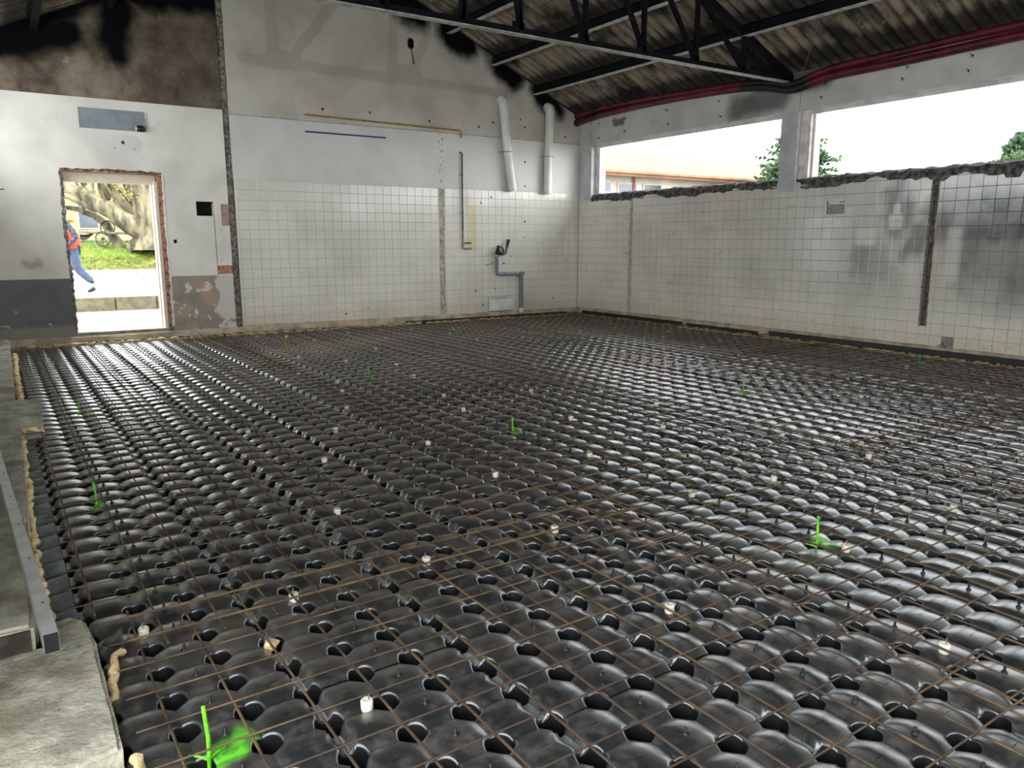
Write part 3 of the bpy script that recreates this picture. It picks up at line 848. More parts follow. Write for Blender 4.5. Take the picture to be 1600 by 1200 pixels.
def build_floor():
    sub = MB().box(RW, -.0, REAR, 0, -.55, -.42); fl = sub.build('floor', M['void']); tag(fl, kind='structure')
    cache = {}; allm = []
    cam = Vector((-9.69, -12.30))
    for I in range(-9, 45, 3):
        for J in range(-24, 51, 3):
            cells = []
            for i in range(3):
                for j in range(3):
                    cs = [grid_xy(I+i+a, J+j+c) for a in (0, 1) for c in (0, 1)]
                    if min(p.x for p in cs) > -9.72 and max(p.x for p in cs) < -.03 and max(p.y for p in cs) < -.06: cells.append((i, j))
            if cells:
                c = grid_xy(I+1.5, J+1.5); d = c-cam
                v = math.degrees(math.atan2(d.x, d.y)); seen = -6 < v < 73 and d.length > 1.6
                allm.append((0 if seen else 1, d.length, tuple(cells), c))
    allm.sort(key=lambda t: (t[0], t[1])); rest = MB()
    lip = simple('joint_lip', (150,153,152), (116,119,119), 12, .35); pin = simple('pin_plastic', (14,14,15), (20,20,21), 12, .5)
    mats = [M['dome'], pin, lip, simple('socket_plastic', (17,18,19), (12,12,13), 12, .45)]  # sockets: dust-free plastic, darkened further for the shade inside the holes
    for k, (s, dist, cells, c) in enumerate(allm):
        if k < 300:
            if cells not in cache: cache[cells] = module_mesh(cells).mesh('formwork_module', mats)
            place('formwork_module', cache[cells], fl, (c.x, c.y, ZC+random.uniform(-.003, .003)), ROT+random.uniform(-.003, .003))
        else:
            m = module_mesh(cells, 4, (0, .35, 1)); cr, sr = math.cos(ROT), math.sin(ROT); n = len(rest.v)
            rest.v += [(c.x+x*cr-y*sr, c.y+x*sr+y*cr, ZC+z) for x, y, z in m.v]
            rest.f += [tuple(i+n for i in f) for f in m.f]; rest.m += m.m; rest.sm += m.sm
    if rest.v: tag(rest.build('formwork_field', mats, fl), kind='stuff')
    # closing panels along the left slab, one to each row of vaults
    b = MB()
    w = .13
    b.grid(3, 6, lambda u, v: (-w*u, (v-.5)*PY*.94, -.012-.05*(2*v-1)**2-.015*u)); b.grid(1, 6, lambda u, v: (.012*u, (v-.5)*PY*.94, -.012-.05*(2*v-1)**2-.05*u))
    me = b.mesh('closing_panel', M['edge_plastic'])
    for j in range(-2, 46):
        p = grid_xy(-9, j+.5)
        if p.y > -.2: continue
        if -5.85 < p.y < -4.95: continue
        place('closing_panel', me, fl, (p.x-.008, p.y, ZC+.012), ROT)
    return fl
FL = build_floor()

# ---------------------------------------------------------------- ledges at the wall feet
def build_ledges():
    def ledge(name, a, b_, out, top, bot, mat, seed, d=.06):
        a, b_, out = Vector(a), Vector(b_), Vector(out); n = int((b_-a).length*14)
        def fn(u, v):
            p = a.lerp(b_, u); s = p.x*9+p.y*9
            r = noise.noise(Vector((s*.5, v*5, seed))); r2 = noise.noise(Vector((s*2, v*9, seed+3)))
            prof = [(0, top), (d*.55, top+.004), (d*.95, top-.012), (d, top-.035), (d, bot)]
            t = v*4; i = min(int(t), 3); q = t-i
            o = prof[i][0]*(1-q)+prof[i+1][0]*q; z = prof[i][1]*(1-q)+prof[i+1][1]*q
            e = 0 if v < .01 else 1
            return p+out*(o+e*(.010*r+.006*r2))+Vector((0, 0, z+e*(.008*r+.004*r2)*(1 if v < .95 else 0)))
        o = MB().grid(n, 10, fn, smooth=False).build(name, mat); tag(o, kind='structure'); return o
    ledge('baseboard_back', (WALL_L, .002, 0), (0, .002, 0), (0,-1,0), .006, -.30, M['ledge'], 1, .07)
    ledge('baseboard_right', (.003, 0, 0), (.003, REAR, 0), (-1,0,0), .016, -.30, M['ledge'], 5, .05)
build_ledges()

# ================================================================== THINGS IN THE HALL
# ---------------------------------------------------------------- roof steel
def build_purlins():
    order = ['first', 'second', 'third', 'fourth', 'fifth']
    for side, where in ((1, 'above the long window openings'), (-1, 'on the far roof slope above the doorway')):
        for k in range(5):
            x = -1.07-.91*k if side == 1 else RW+1.07+.91*k
            zt = roof_z(x)-.005; y0, y1 = -.015, REAR+.02
            o = empty('purlin', (x, -8.5, zt-.16))
            tag(o, f'{order[k]} soot-black steel purlin up from the eave {where}', 'purlin', 'roof purlins')
            s = side
            w = MB().box(-.006, .006, y1+8.5, y0+8.5, .012, .16); w.box(-.006, .06*s, y1+8.5, y0+8.5, .148, .16)
            w.build('web', M['steel_black'], o)
            f = MB()
            y = y0+8.5
            while y > y1+8.5:                     # flange in short lengths, butted
                e = max(y1+8.5, y-1.9); f.box(-.055*s, .035*s, e+.008, y, 0, .012); y = e
            f.build('bottom_flange', M['steel_white'] if side == 1 else M['steel_black'], o)
build_purlins()

def build_truss():
    Y = -4.9; z0 = 3.545
    o = empty('roof_truss', (RIDGE_X, Y, z0)); tag(o, 'black steel roof truss with pale bottom chord spanning the hall', 'truss')
    def P(x, z): return (x-RIDGE_X, 0, z-z0)
    def tz(x): return roof_z(x)-.17
    XL, XR = RW+.05, -.05
    MB().bar(P(XL, z0+.035), P(XR, z0+.035), .05, .07).build('bottom_chord', M['steel_black'], o)
    MB().bar(P(XL, z0-.003), P(XR, z0-.003), .10, .010).build('chord_flange', M['steel_white'], o)  # pale colour stands in for light on the chord's lower face
    for a, b in ((XR, RIDGE_X), (XL, RIDGE_X)):
        MB().bar(P(a, max(tz(a), z0+.05)), P(b, tz(b)), .08, .09).build('top_chord', M['steel_black'], o)
    nodes = [-1.07-.91*k for k in range(5)]
    for s in (1, -1):
        f = lambda x: x if s == 1 else RW-x
        for k, x in enumerate(nodes):
            MB().bar(P(f(x), z0+.05), P(f(x), tz(f(x))), .05, .05, (0,1,0)).build('web_post', M['steel_black'], o)
            nx = nodes[k+1] if k < 4 else RIDGE_X
            MB().bar(P(f(x), z0+.06), P(f(nx), tz(f(nx))), .05, .05, (0,1,0)).build('web_brace', M['steel_black'], o)
            xx = f(x)
            MB().box(xx-RIDGE_X-.10, xx-RIDGE_X+.06, -.006, .006, .03, .13).build('gusset_plate', M['steel_black'], o)
        MB().prism([(f(-.02)-RIDGE_X, 0), (f(-.55)-RIDGE_X, 0), (f(-.55)-RIDGE_X, .28), (f(-.02)-RIDGE_X, .14)], 'y', -.008, .008).build('heel_plate', M['steel_black'], o)
    w = MB().tube([(-.25,-5.268,3.66), (-.9,-5.93,4.06)], .004, 5)
    tag(w.build('hanger_wire', M['galv']), 'thin bare steel wire hanging from purlin beside the truss heel', 'wire')
build_truss()

# ---------------------------------------------------------------- red hoses under the eave
def build_hoses():
    def path(off, x):
        ctrl = [(.02,3.60),(-.4,3.63),(-1.0,3.66),(-2.4,3.67),(-3.8,3.62),(-4.45,3.55),(-4.95,3.44),(-5.5,3.52),(-6.4,3.53),(-7.9,3.55),(-10,3.56),(-13,3.55)]
        pts = []
        for i in range(len(ctrl)-1):
            p0, p1, p2, p3 = ctrl[max(i-1,0)], ctrl[i], ctrl[i+1], ctrl[min(i+2,len(ctrl)-1)]
            for k in range(8):
                t = k/8
                f = lambda a,b,c,d: .5*(2*b+(c-a)*t+(2*a-5*b+4*c-d)*t*t+(3*b-a-3*c+d)*t**3)
                y, z = f(p0[0],p1[0],p2[0],p3[0]), f(p0[1],p1[1],p2[1],p3[1])
                pts.append((x+.015*math.sin(y*1.7+off*9), y-.03, z+off+.03*math.sin(y*.9+off*20)*(1 if off else 0)))
        return pts
    for off, x, lab, r in ((0, -.075, 'thick red flexible hose running along the header beam, lower of two', .056), (.085, -.085, 'sagging red flexible hose on top of the thicker one under the eave', .046)):
        o = empty('red_hose', (x, -6, 3.5)); tag(o, lab, 'hose')
        pts = path(off, x); pts = [(p[0]-x, p[1]+6, p[2]-3.5) for p in pts]
        # soot-blackened lengths between red ones
        cuts = [0, 9, 12, 34, 52, len(pts)-1]
        for k in range(len(cuts)-1):
            seg = pts[cuts[k]:cuts[k+1]+1]
            MB().tube(seg, r, 14, caps=(k in (0, len(cuts)-2))).build('hose_length', M['hose_soot'] if k in (1, 3) else M['hose'], o)
        MB().tube([pts[0], (pts[0][0], pts[0][1]+.03, pts[0][2])], r*1.25, 14).build('end_collar', M['iron'], o)
build_hoses()

# ---------------------------------------------------------------- fittings on the back wall
def build_back_fittings():
    # two white flue ducts
    for x0, x1, z0, z1, lab in ((-1.84, -1.64, 3.80, 2.24, 'white plastic duct, tilted, left of the pair on back wall'), (-.80, -.84, 3.76, 2.22, 'white plastic duct, upright, nearest the corner of the hall')):
        o = empty('wall_duct', (x1, -.1, z1)); tag(o, lab, 'duct', 'white ducts on the back wall')
        y = -.105; xm = x0*.45+x1*.55-.035*(1 if x1 > x0 else 0)
        pts = [(x0-x1, .0, z0-z1), (x0-x1+.03*(xm-x0), .0, z0-z1-.1), (xm-x1, 0, (z0-z1)*.5), (0, 0, 0)]
        b = MB(); b.tube(pts, .082, 20, caps=False); b.tube([(p[0], p[1], p[2]) for p in pts[::-1]], .074, 20, caps=False); b.build('pipe', M['pvc_white'], o)
        MB().tube([(x0-x1, 0, z0-z1-.10), (x0-x1, 0, z0-z1-.01), (x0-x1, .03, z0-z1+.04), (x0-x1, .09, z0-z1+.06)], .088, 20).build('elbow', M['pvc_white'], o)
        zm = (z0-z1)*.45
        MB().tube([(xm-x1+.088*math.cos(t), .088*math.sin(t), zm) for t in (2*math.pi*k/20 for k in range(20))], .007, 5, closed=True).build('clip_ring', M['galv'], o)
        MB().tube([(xm-x1-.10, .03, zm), (xm-x1-.13, .098, zm)], .006, 5).build('clip_bolt', M['galv'], o)
    # yellow gas pipe along the plaster ridge
    o = MB().tube([(-5.51,-.028,3.285),(-2.72,-.028,3.255),(-2.69,-.028,3.24),(-2.685,-.028,3.14)], .014, 8).build('gas_pipe', M['brass'])
    tag(o, 'long thin yellowed gas pipe running level above the plaster ridge', 'pipe')
    o = MB().box(-5.51, -4.13, -.012, -.001, 3.02, 3.045).build('blue_strip', M['blue']); tag(o, 'dark blue strip stuck level on the grey plaster', 'strip')
    # upright brown and yellow gas pipe
    o = empty('gas_pipe', (-2.68, -.03, 1.2)); tag(o, 'upright brown gas pipe with yellow foot and two stub outlets', 'pipe')
    MB().tube([(-.03,.03,1.68),(-.02,0,1.68),(0,0,1.66),(0,0,.30)], .014, 8).build('pipe', M['brown_pipe'], o)
    MB().tube([(0,0,.32),(0,0,0),(.01,0,-.005),(.16,0,-.005)], .015, 8).build('yellow_foot', M['brass'], o)
    MB().tube([(0,0,.095),(.15,0,.095)], .011, 8).build('stub_outlet', M['brown_pipe'], o)
    for z in (.095, -.005): MB().tube([(.13,0,z),(.17,0,z)], .018, 8).build('end_nut', M['brass'], o)
    for z in (.63, 1.3): MB().bar((-.045,.012,z), (.02,.0,z), .012, .02).build('pipe_clip', M['galv'], o)
    # drain pipe with coiled valve
    o = empty('drain_pipe', (-1.42, -.06, .0)); tag(o, 'grey plastic drain pipe with elbow and black valve on tiles', 'pipe')
    MB().tube([(0,0,.02),(0,0,.64)], .040, 14).build('riser', M['pvc_grey'], o)
    MB().tube([(0,0,.60),(-.02,0,.665),(-.07,0,.70),(-.14,0,.715),(-.50,0,.715),(-.54,0,.73),(-.55,0,.77),(-.55,0,1.06)], .032, 14).build('elbow_pipe', M['pvc_grey'], o)
    for dx in (-.02, .055): MB().tube([(0,0,.62),(dx*.5,0,.69),(dx,0,.75)], .022, 10).build('open_branch', M['pvc_grey'], o)
    for z in (.60, .20): MB().tube([(.045*math.cos(t), .045*math.sin(t), z) for t in (2*math.pi*k/16 for k in range(16))], .006, 5, closed=True).build('pipe_clip', M['galv'], o)
    MB().tube([(-.38,.038*math.cos(t),.715+.038*math.sin(t)) for t in (2*math.pi*k/16 for k in range(16))], .006, 5, closed=True).build('pipe_clip', M['galv'], o)
    MB().lathe([(0,-.05),(.05,-.05),(.05,.03),(.035,.05),(0,.05)], (-.20,.0,.0), 12).build('foot_coupling', M['pvc_white'], o, (.20,-.0,.02))
    v = MB().lathe([(0,-.02),(.055,-.02),(.06,.02),(.045,.06),(.03,.08),(0,.08)], (-.53,-.02,1.10), 14, axis='z').build('valve_body', M['lamp_black'], o)
    for k in range(2):
        MB().tube([(-.52+.075*math.cos(t), -.05-.02*k, 1.15+.075*math.sin(t)) for t in (2*math.pi*q/18 for q in range(18))], .010, 6, closed=True).build('coil', M['lamp_black'], v)
    MB().tube([(-.54,-.03,1.17),(-.54,-.03,1.25)], .028, 10).build('valve_cap', M['lamp_black'], v)
    MB().tube([(-.44,-.03,1.08),(-.38,-.03,1.10),(-.36,-.03,1.16),(-.345,-.03,1.22)], .024, 10).build('valve_arm', M['pvc_grey'], o)
    MB().tube([(-.35,-.03,1.20),(-.315,-.035,1.36)], [.022,.036], 10).build('hand_grip', M['lamp_black'], o)
    MB().tube([(-.58,-.0,.95),(-.66,.02,.92),(-.75,.05,.88)], .006, 5).build('loose_wire', M['galv'], o)
    # vent grille
    o = empty('vent_grille', (-1.85, 0, .03)); tag(o, 'white framed louvre vent grille low on the tiled wall', 'vent')
    b = MB(); b.box(-.275,.275,-.02,.0,.235,.262); b.box(-.275,.275,-.02,.0,0,.035); b.box(-.275,-.235,-.02,.0,.035,.235); b.box(.235,.275,-.02,.0,.035,.235)
    b.build('frame', M['pvc_white'], o)
    for k in range(7): MB().bar((-.235,-.008,.05+.027*k), (.235,-.008,.05+.027*k), .004, .026, (0,.35,1)).build('slat', M['pvc_white'], o)
    MB().box(-.235,.235,.0,.002,.035,.235).build('dark_back', M['void'], o)
    # grey paint patch with an emergency lamp's lens, and its screw plate
    o = empty('wall_plate', (-8.22, 0, 2.85)); tag(o, 'long flat blue-grey plate above the doorway', 'plate')
    MB().prism([(-.43, 0), (.41, .0), (.40, .27), (-.43, .27)], 'y', -.006, -.0005).build('plate', M['panel_grey'], o)
    MB().box(.395, .42, -.012, -.0005, -.005, .25).build('end_strip', M['steel_white'], o)
    o = empty('spot_lamp', (-7.90, -.045, 2.885)); tag(o, 'small black spot lamp on the lower corner of grey plate', 'lamp')
    MB().lathe([(0,-.05),(.042,-.05),(.045,.04),(.02,.045),(0,.045)], (0,0,0), 14, axis='x').build('housing', M['lamp_black'], o)
    MB().lathe([(0,-.062),(.030,-.056),(.038,-.05)], (0,0,0), 14, axis='x').build('lens', M['lens'], o)
    MB().bar((.05,.04,-.03), (.09,.04,.04), .012, .02).build('bracket', M['lamp_black'], o)
build_back_fittings()

# ---------------------------------------------------------------- safety notice on the right wall
def build_notice():
    o = empty('notice', (-.006, -5.73, 1.66)); tag(o, 'small printed paper notice taped to the tiles under window', 'notice')
    MB().box(-.0015, 0, -.16, .155, 0, .24).build('sheet', M['paper'], o)
    rng = random.Random(4); t = MB()
    t.box(-.0022, -.0015, .115, .13, .175, .215); t.box(-.0022, -.0015, .108, .137, .162, .178)
    t.box(-.0022, -.0015, -.14, -.05, .185, .195)
    for k in range(6):
        y = .135; z = .145-.022*k
        while y > -.14:
            w = rng.uniform(.015, .05); t.box(-.0022, -.0015, max(-.145, y-w), y, z, z+.014); y -= w+.006
    t.build('printed_lines', M['ink'], o)
build_notice()

# ---------------------------------------------------------------- door lining
def build_door():
    o = empty('door_1', (-8.33, .15, .05)); tag(o, kind='structure')
    MB().box(-.60,.60,.02,.15,2.12,2.225).build('head_lining', M['door_paint'], o)
    MB().box(-.60,.60,.0,.15,2.09,2.12).build('head_bead', M['door_paint'], o)
    MB().box(.555,.60,-.13,.15,0,2.12).build('jamb_lining', M['door_paint'], o)
    MB().box(.54,.556,.03,.15,0,2.10).build('jamb_bead', M['door_paint'], o)
    MB().box(-.60,-.575,.03,.15,0,2.12).build('jamb_lining', M['door_paint'], o)
    MB().box(-.60,.60,-.16,.15,-.012,.004).build('threshold', M['concrete'], o)
build_door()

# ---------------------------------------------------------------- welded mesh
def build_mesh():
    mr = .012; ca, sa = math.cos(mr), math.sin(mr); O = Vector((-8.266, -9.11))
    BX, BY = .1915, .1915
    unit = {}
    def bar_mesh(axis, L, r):
        k = (axis, round(L, 2))
        if k not in unit:
            n = 5; pts = []
            for q in range(n+1): pts.append((L*q/n, 0, 0) if axis == 'x' else (0, L*q/n, 0))
            unit[k] = MB().tube(pts, r, 6, smooth=True).mesh('bar', M['rust'])
        return unit[k]
    cols = [(-9.675, -7.05), (-7.30, -4.80), (-5.05, -2.50), (-2.72, -.16)]
    A = [(-.16, -3.95), (-3.62, -9.58), (-9.23, -13.4)]; B = [(-.16, -6.18), (-5.83, -12.2)]
    L = {(0,0): 'rusty welded rebar mesh sheet in front of the doorway corner', (0,1): 'rusty rebar mesh sheet along the left concrete slab, middle length', (0,2): 'rusty rebar mesh sheet nearest the camera beside the concrete block',
         (1,0): 'rusty rebar mesh sheet under the tiled back wall, left of centre', (1,1): 'rusty rebar mesh sheet in the foreground, second from the left slab', (2,0): 'rusty rebar mesh sheet below the grey drain pipe, back of hall',
         (2,1): 'rusty rebar mesh sheet in the middle of the right half of floor', (2,2): 'rusty rebar mesh sheet at the lower right corner of the picture', (3,0): 'rusty rebar mesh sheet in the far corner below the first window',
         (3,1): 'rusty rebar mesh sheet along the sooty tiled wall on the right'}
    rng = random.Random(12)
    for ci, (x0, x1) in enumerate(cols):
        for si, (y1, y0) in enumerate(A if ci % 2 == 0 else B):
            cx, cy = (x0+x1)/2, (y0+y1)/2
            lift = .0045*((ci+si) % 2)
            o = empty('rebar_mesh', (cx, cy, ZC+.028+lift), mr); tag(o, L[(ci, si)], 'rebar mesh', 'welded mesh sheets on the formwork')
            sx, sy = (0 if si % 2 == 0 else .032)+.012*ci, .0 if ci % 2 == 0 else .05
            kx = math.ceil((x0+.03-O.x-sx)/BX)
            while O.x+sx+kx*BX < x1-.02:
                x = O.x+sx+kx*BX
                ov0, ov1 = rng.uniform(.0, .03), rng.uniform(.0, .03)
                y0b = y0
                if x < -9.50: y0b = max(y0, -9.2)
                if y1-y0b > .3:
                    b = place('bar', bar_mesh('y', y1-y0b, .0046), o, (x-cx, y0b-cy+rng.uniform(-.012, .012), rng.uniform(-.001, .001)), rng.uniform(-.0015, .0015))
                kx += 1
            ky = math.ceil((y0+.08-O.y-sy)/BY)
            while O.y+sy+ky*BY < y1-.06:
                y = O.y+sy+ky*BY
                x0b = x0
                if ci == 0 and -10.25 < y < -9.2: x0b = -9.50
                if ci == 0 and y < -10.2: x0b = -9.52
                if ci == 0 and -5.8 < y < -5.0: x0b = -9.50
                place('bar', bar_mesh('x', x1-x0b, .0033), o, (x0b-cx, y-cy, .0082+rng.uniform(0, .001)), rng.uniform(-.001, .001))
                ky += 1
build_mesh()

# ---------------------------------------------------------------- spacer caps
CAPS = [(-9.402,-9.396),(-8.855,-9.43),(-8.252,-9.415),(-8.893,-10.268),(-7.532,-9.407),(-7.671,-10.342),(-7.084,-11.087),(-6.555,-10.362),(-5.588,-10.358),(-8.321,-8.575),(-7.309,-8.495),(-7.304,-7.589),(-8.082,-7.598),(-7.712,-6.843),(-7.33,-6.101),(-7.13,-5.474),(-6.574,-9.415),(-5.95,-9.486),(-4.965,-8.225),(-5.006,-8.823),(-5.571,-8.162),(-4.991,-7.522),(-5.991,-7.545),(-6.547,-8.467),(-5.06,-6.808),(-5.591,-6.417),(-4.736,-5.24),(-4.224,-6.484),(-3.252,-6.333),(-2.113,-5.959),(-3.102,-4.893),(-2.368,-4.63),(-1.602,-4.107),(-1.006,-3.612),(-1.961,-5.212),(-1.129,-4.784),(-1.794,-3.397),(-1.353,-2.721),(-2.117,-2.767),(-2.546,-2.795),(-1.738,-1.99),(-1.567,-1.062),(-2.5,-1.957),(-3.341,-2.949),(-6.749,-3.01),(-6.393,-3.682),(-7.167,-4.296),(-6.975,-4.928),(-6.562,-6.794),(-6.372,-6.088),(-6.187,-5.089),(-6.018,-4.278),(-5.62,-2.855),(-4.941,-3.879),(-4.741,-2.891),(-4.863,-4.453),(-5.052,-1.811),(-4.187,-.947),(-3.973,-1.845),(-3.59,-1.345),(-3.976,-2.711),(-4.731,-.918),(-5.269,-.879),(-6.207,-.854),(-6.562,-.617),(-5.992,-1.549),(-3.536,-2.338),(-1.235,-7.618),(-1.452,-8.59),(-3.162,-8.288),(-2.481,-8.846),(-3.359,-9.474),(-4.203,-9.377),(-5.047,-9.534),(-4.088,-10.037),(-2.471,-7.692),(-8.432,-5.902),(-8.275,-6.495),(-8.042,-5.126),(-7.695,-3.698)]
def surf_z(x, y):
    d = Vector((x, y))-P0; u, v = d.dot(EX)/PX, d.dot(EY)/PY
    fu, fv = u-math.floor(u), v-math.floor(v)
    return ZC+pillow(2*fu-1, 2*fv-1, 0), min(fu, 1-fu)*PX, min(fv, 1-fv)*PY
def build_caps():
    b = MB().lathe([(0, 0), (.016, 0), (.0185, .006), (.0195, .034), (.016, .038), (.013, .036), (0, .034)], (0,0,0), 14)
    body = b.mesh('cap_body', M['cap'])
    pin = MB().tube([(.004,.003,.03),(.006,.004,.055)], .0022, 5); pm = pin.mesh('wire_tie', M['galv'])
    near = {0: 'white spacer cap beside the concrete block, at left front', 1: 'white spacer cap under a free bar end, second from the concrete block', 2: 'white spacer cap at a mesh overlap, third from the concrete block',
            3: 'white spacer cap nearest the bottom edge of the picture', 4: 'white spacer cap at a mesh overlap, fourth from the concrete block', 5: 'white spacer cap alone on a vault, front centre right',
            6: 'white spacer cap in the lower right corner region', 7: 'white spacer cap beside the green-sprayed rod at front right', 8: 'white spacer cap at far right, level with the front green rod', 9: 'white spacer cap with a pale splash beside it, left of centre'}
    whr = ['the rod at front left', 'the rod beside the left slab', 'the middle rod of the floor', 'the rod at front right', 'the rod on the dusty patch', 'the rod left of centre', 'the rod below the gas pipe', 'the rod right of centre',
           'the rod on the rusty stain', 'the rod in the far corner', 'the rod below the brick chase', 'the rod beside the jutting slab', 'the rod below the doorway', 'the rod below the window pillar']
    for m, (mx, my) in enumerate(MARKERS):
        c = min((k for k in range(len(CAPS))), key=lambda k: (CAPS[k][0]-mx)**2+(CAPS[k][1]-my)**2)
        if c not in near and (CAPS[c][0]-mx)**2+(CAPS[c][1]-my)**2 < 1.2: near[c] = 'white spacer cap nearest '+whr[m].replace('the rod', 'the green rod').replace('the middle rod', 'the middle green rod')
    for k, (x, y) in enumerate(CAPS):
        z, du, dv = surf_z(x, y)
        if du < .05 and dv < .05:       # over a socket: shift onto the vault
            d = Vector((x, y))-P0; u = d.dot(EX)/PX; s = .055-du
            x += s*(1 if u-math.floor(u) < .5 else -1); z, du, dv = surf_z(x, y)
        o = empty('spacer_cap', (x, y, z-.002), random.uniform(0, 6))
        tag(o, near.get(k, 'small white plastic spacer cap standing on the black formwork'), 'spacer', 'white spacer caps')
        place('cap_body', body, o); place('wire_tie', pm, o)
build_caps()

# ---------------------------------------------------------------- green marker rods
def build_markers():
    labs = ['green-sprayed marker rod at front left, near the concrete block', 'green-sprayed marker rod by the left slab, with sprayed leaves of paint', 'green-sprayed marker rod in the middle of the floor', 'green-sprayed marker rod at front right beside a white cap',
            'green-sprayed marker rod on the pale dusty patch near back wall', 'green-sprayed marker rod left of centre, beyond the middle one', 'green-sprayed marker rod below the upright gas pipe', 'green-sprayed marker rod right of centre, on shiny formwork',
            'green-sprayed marker rod in the middle distance, on rusty stain', 'green-sprayed marker rod nearest the far corner of the hall', 'green-sprayed marker rod by the right wall, below the brick chase', 'green-sprayed marker rod beside the jutting slab on the left',
            'green-sprayed marker rod at far left, below the doorway', 'green-sprayed marker rod by the right wall, below the window pillar']
    for k, (x, y) in enumerate(MARKERS):
        h = (.17, .13, .12, .16, .12, .13, .11, .12, .10, .13, .10, .12, .11, .09)[k]
        z, du, dv = surf_z(x, y)
        o = empty('marker_rod', (x, y, z-.03)); tag(o, labs[k], 'rod', 'green marker rods')
        MB().tube([(0,0,0),(.003,.002,h*.6),(-.004,.0,h+.03)], .006, 7).build('rod', M['green'], o)
        b = MB()
        for s in ((.05,.02,.045),(-.045,.03,.05)):
            b.tube([(0,0,.035),(s[0]*.5,s[1]*.5,.045),s], [.004,.004,.002], 5)
        b.build('tie_ends', M['green'], o)
build_markers()

# ---------------------------------------------------------------- foam, membranes, slabs
def foam_run(label, pts, seed, r=.028, gap=0.):
    rng = random.Random(seed); pts = [Vector(p) for p in pts]; path = []
    for a, b in zip(pts, pts[1:]):
        k = max(2, int((b-a).length/.03)); path += [a.lerp(b, i/k) for i in range(k)]
    path.append(pts[-1])
    P, rs = [], []
    for i, p in enumerate(path):
        e = noise.noise(Vector((i*.33, seed, 0)))
        P.append(p+Vector((rng.uniform(-.010, .010), rng.uniform(-.010, .010), rng.uniform(-.006, .010))))
        q = r*(1+.7*e+rng.uniform(-.25, .25)); rs.append(max(.006, q if e > gap-1 else .006))
    b = MB().tube(P, rs, 9)
    b.v = [tuple(Vector(q)+Vector((noise.noise(Vector(q)*37), noise.noise(Vector(q)*37+Vector((7,0,0))), noise.noise(Vector(q)*37+Vector((0,7,0)))))*r*.75) for q in b.v]
    o = b.build('foam_bead', M['foam']); tag(o, label, 'foam', 'expanding foam beads')
    return o
def build_edges():
    foam_run('cream foam bead below the doorway along the back ledge', [(-9.55,-.15,-.10), (-7.0,-.13,-.105)], 1, .024)
    foam_run('cream foam bead under the tiled back wall, left length', [(-6.95,-.13,-.105), (-3.6,-.13,-.11)], 2, .022)
    foam_run('cream foam bead under the tiled back wall, by drain pipe', [(-3.5,-.13,-.112), (-.35,-.12,-.115)], 3, .020)
    foam_run('cream foam bead along the right wall, far half', [(-.14,-.4,-.125), (-.12,-4.6,-.125)], 4, .024)
    foam_run('cream foam bead along the right wall, near half below soot', [(-.12,-4.75,-.125), (-.14,-10.5,-.125)], 5, .030)
    foam_run('cream foam bead along the left slab beyond the jutting block', [(-9.70,-.9,-.085), (-9.705,-3.2,-.085), (-9.69,-4.9,-.085)], 6, .024)
    foam_run('cream foam bead along the left slab between jutting block and camera', [(-9.712,-5.95,-.07), (-9.715,-7.7,-.07), (-9.712,-8.5,-.075), (-9.69,-9.15,-.08)], 7, .019)
    foam_run('short cream foam bead across the jutting block foot', [(-9.69,-5.84,-.04), (-9.57,-5.83,-.05)], 8, .020)
    foam_run('cream foam crumbs beside the near concrete block', [(-9.49,-9.52,-.09), (-9.52,-9.60,-.08), (-9.535,-9.72,-.10), (-9.54,-9.80,-.11)], 9, .013)
    foam_run('pinkish foam blob at the near end of concrete block', [(-9.53,-10.16,-.10), (-9.535,-10.27,-.10)], 10, .018)
    # loose lump on the vaults
    b = MB(); rng = random.Random(3)
    b.grid(10, 8, lambda u, v: tuple(Vector((.034*math.sin(math.pi*v)*math.cos(2*math.pi*u), .022*math.sin(math.pi*v)*math.sin(2*math.pi*u), .018*math.cos(math.pi*v)))*(1+.6*noise.noise(Vector((math.cos(2*math.pi*u)*1.5, math.sin(2*math.pi*u)*1.5, v*3))))))
    o = b.build('foam_lump', M['foam'], None, (-9.033,-9.727,surf_z(-9.033,-9.727)[0]+.012), .6); tag(o, 'loose cream lump of foam lying on the black formwork', 'foam')
    # black edge membranes
    def membrane(label, a, b_, out, z0, z1, seed, rag):
        a, b_, out = Vector(a), Vector(b_), Vector(out); n = int((b_-a).length*16)
        def fn(u, v):
            p = a.lerp(b_, u); s = (p.x+p.y)*8
            z = z0+(z1-z0)*v+(rag*noise.noise(Vector((s, seed, 0)))+rag*.6*noise.noise(Vector((s*4, seed, 2))) if v > .9 else 0)
            return p+out*(.012*(1-v)+.006*noise.noise(Vector((s*.4, v, seed))))+Vector((0,0,z))
        o = MB().grid(n, 3, fn).build('edge_membrane', M['rubber']); tag(o, label, 'membrane', 'black edge membranes'); return o
    membrane('ragged black membrane edge along the back ledge below doorway', (-9.55,-.088,0), (-5.1,-.088,0), (0,-1,0), -.19, -.078, 1, .016)
    membrane('ragged black membrane edge under the drain pipe', (-3.9,-.088,0), (-.35,-.088,0), (0,-1,0), -.19, -.058, 2, .014)
    membrane('black membrane band along the right wall, far corner length', (-.068,-.25,0), (-.068,-3.0,0), (-1,0,0), -.21, -.035, 3, .008)
    membrane('black membrane band along the right wall, middle length', (-.070,-3.1,0), (-.070,-4.6,0), (-1,0,0), -.21, -.045, 4, .004)
    membrane('black membrane band along the right wall below soot stains', (-.072,-4.8,0), (-.072,-11.5,0), (-1,0,0), -.21, -.018, 5, .003)
build_edges()

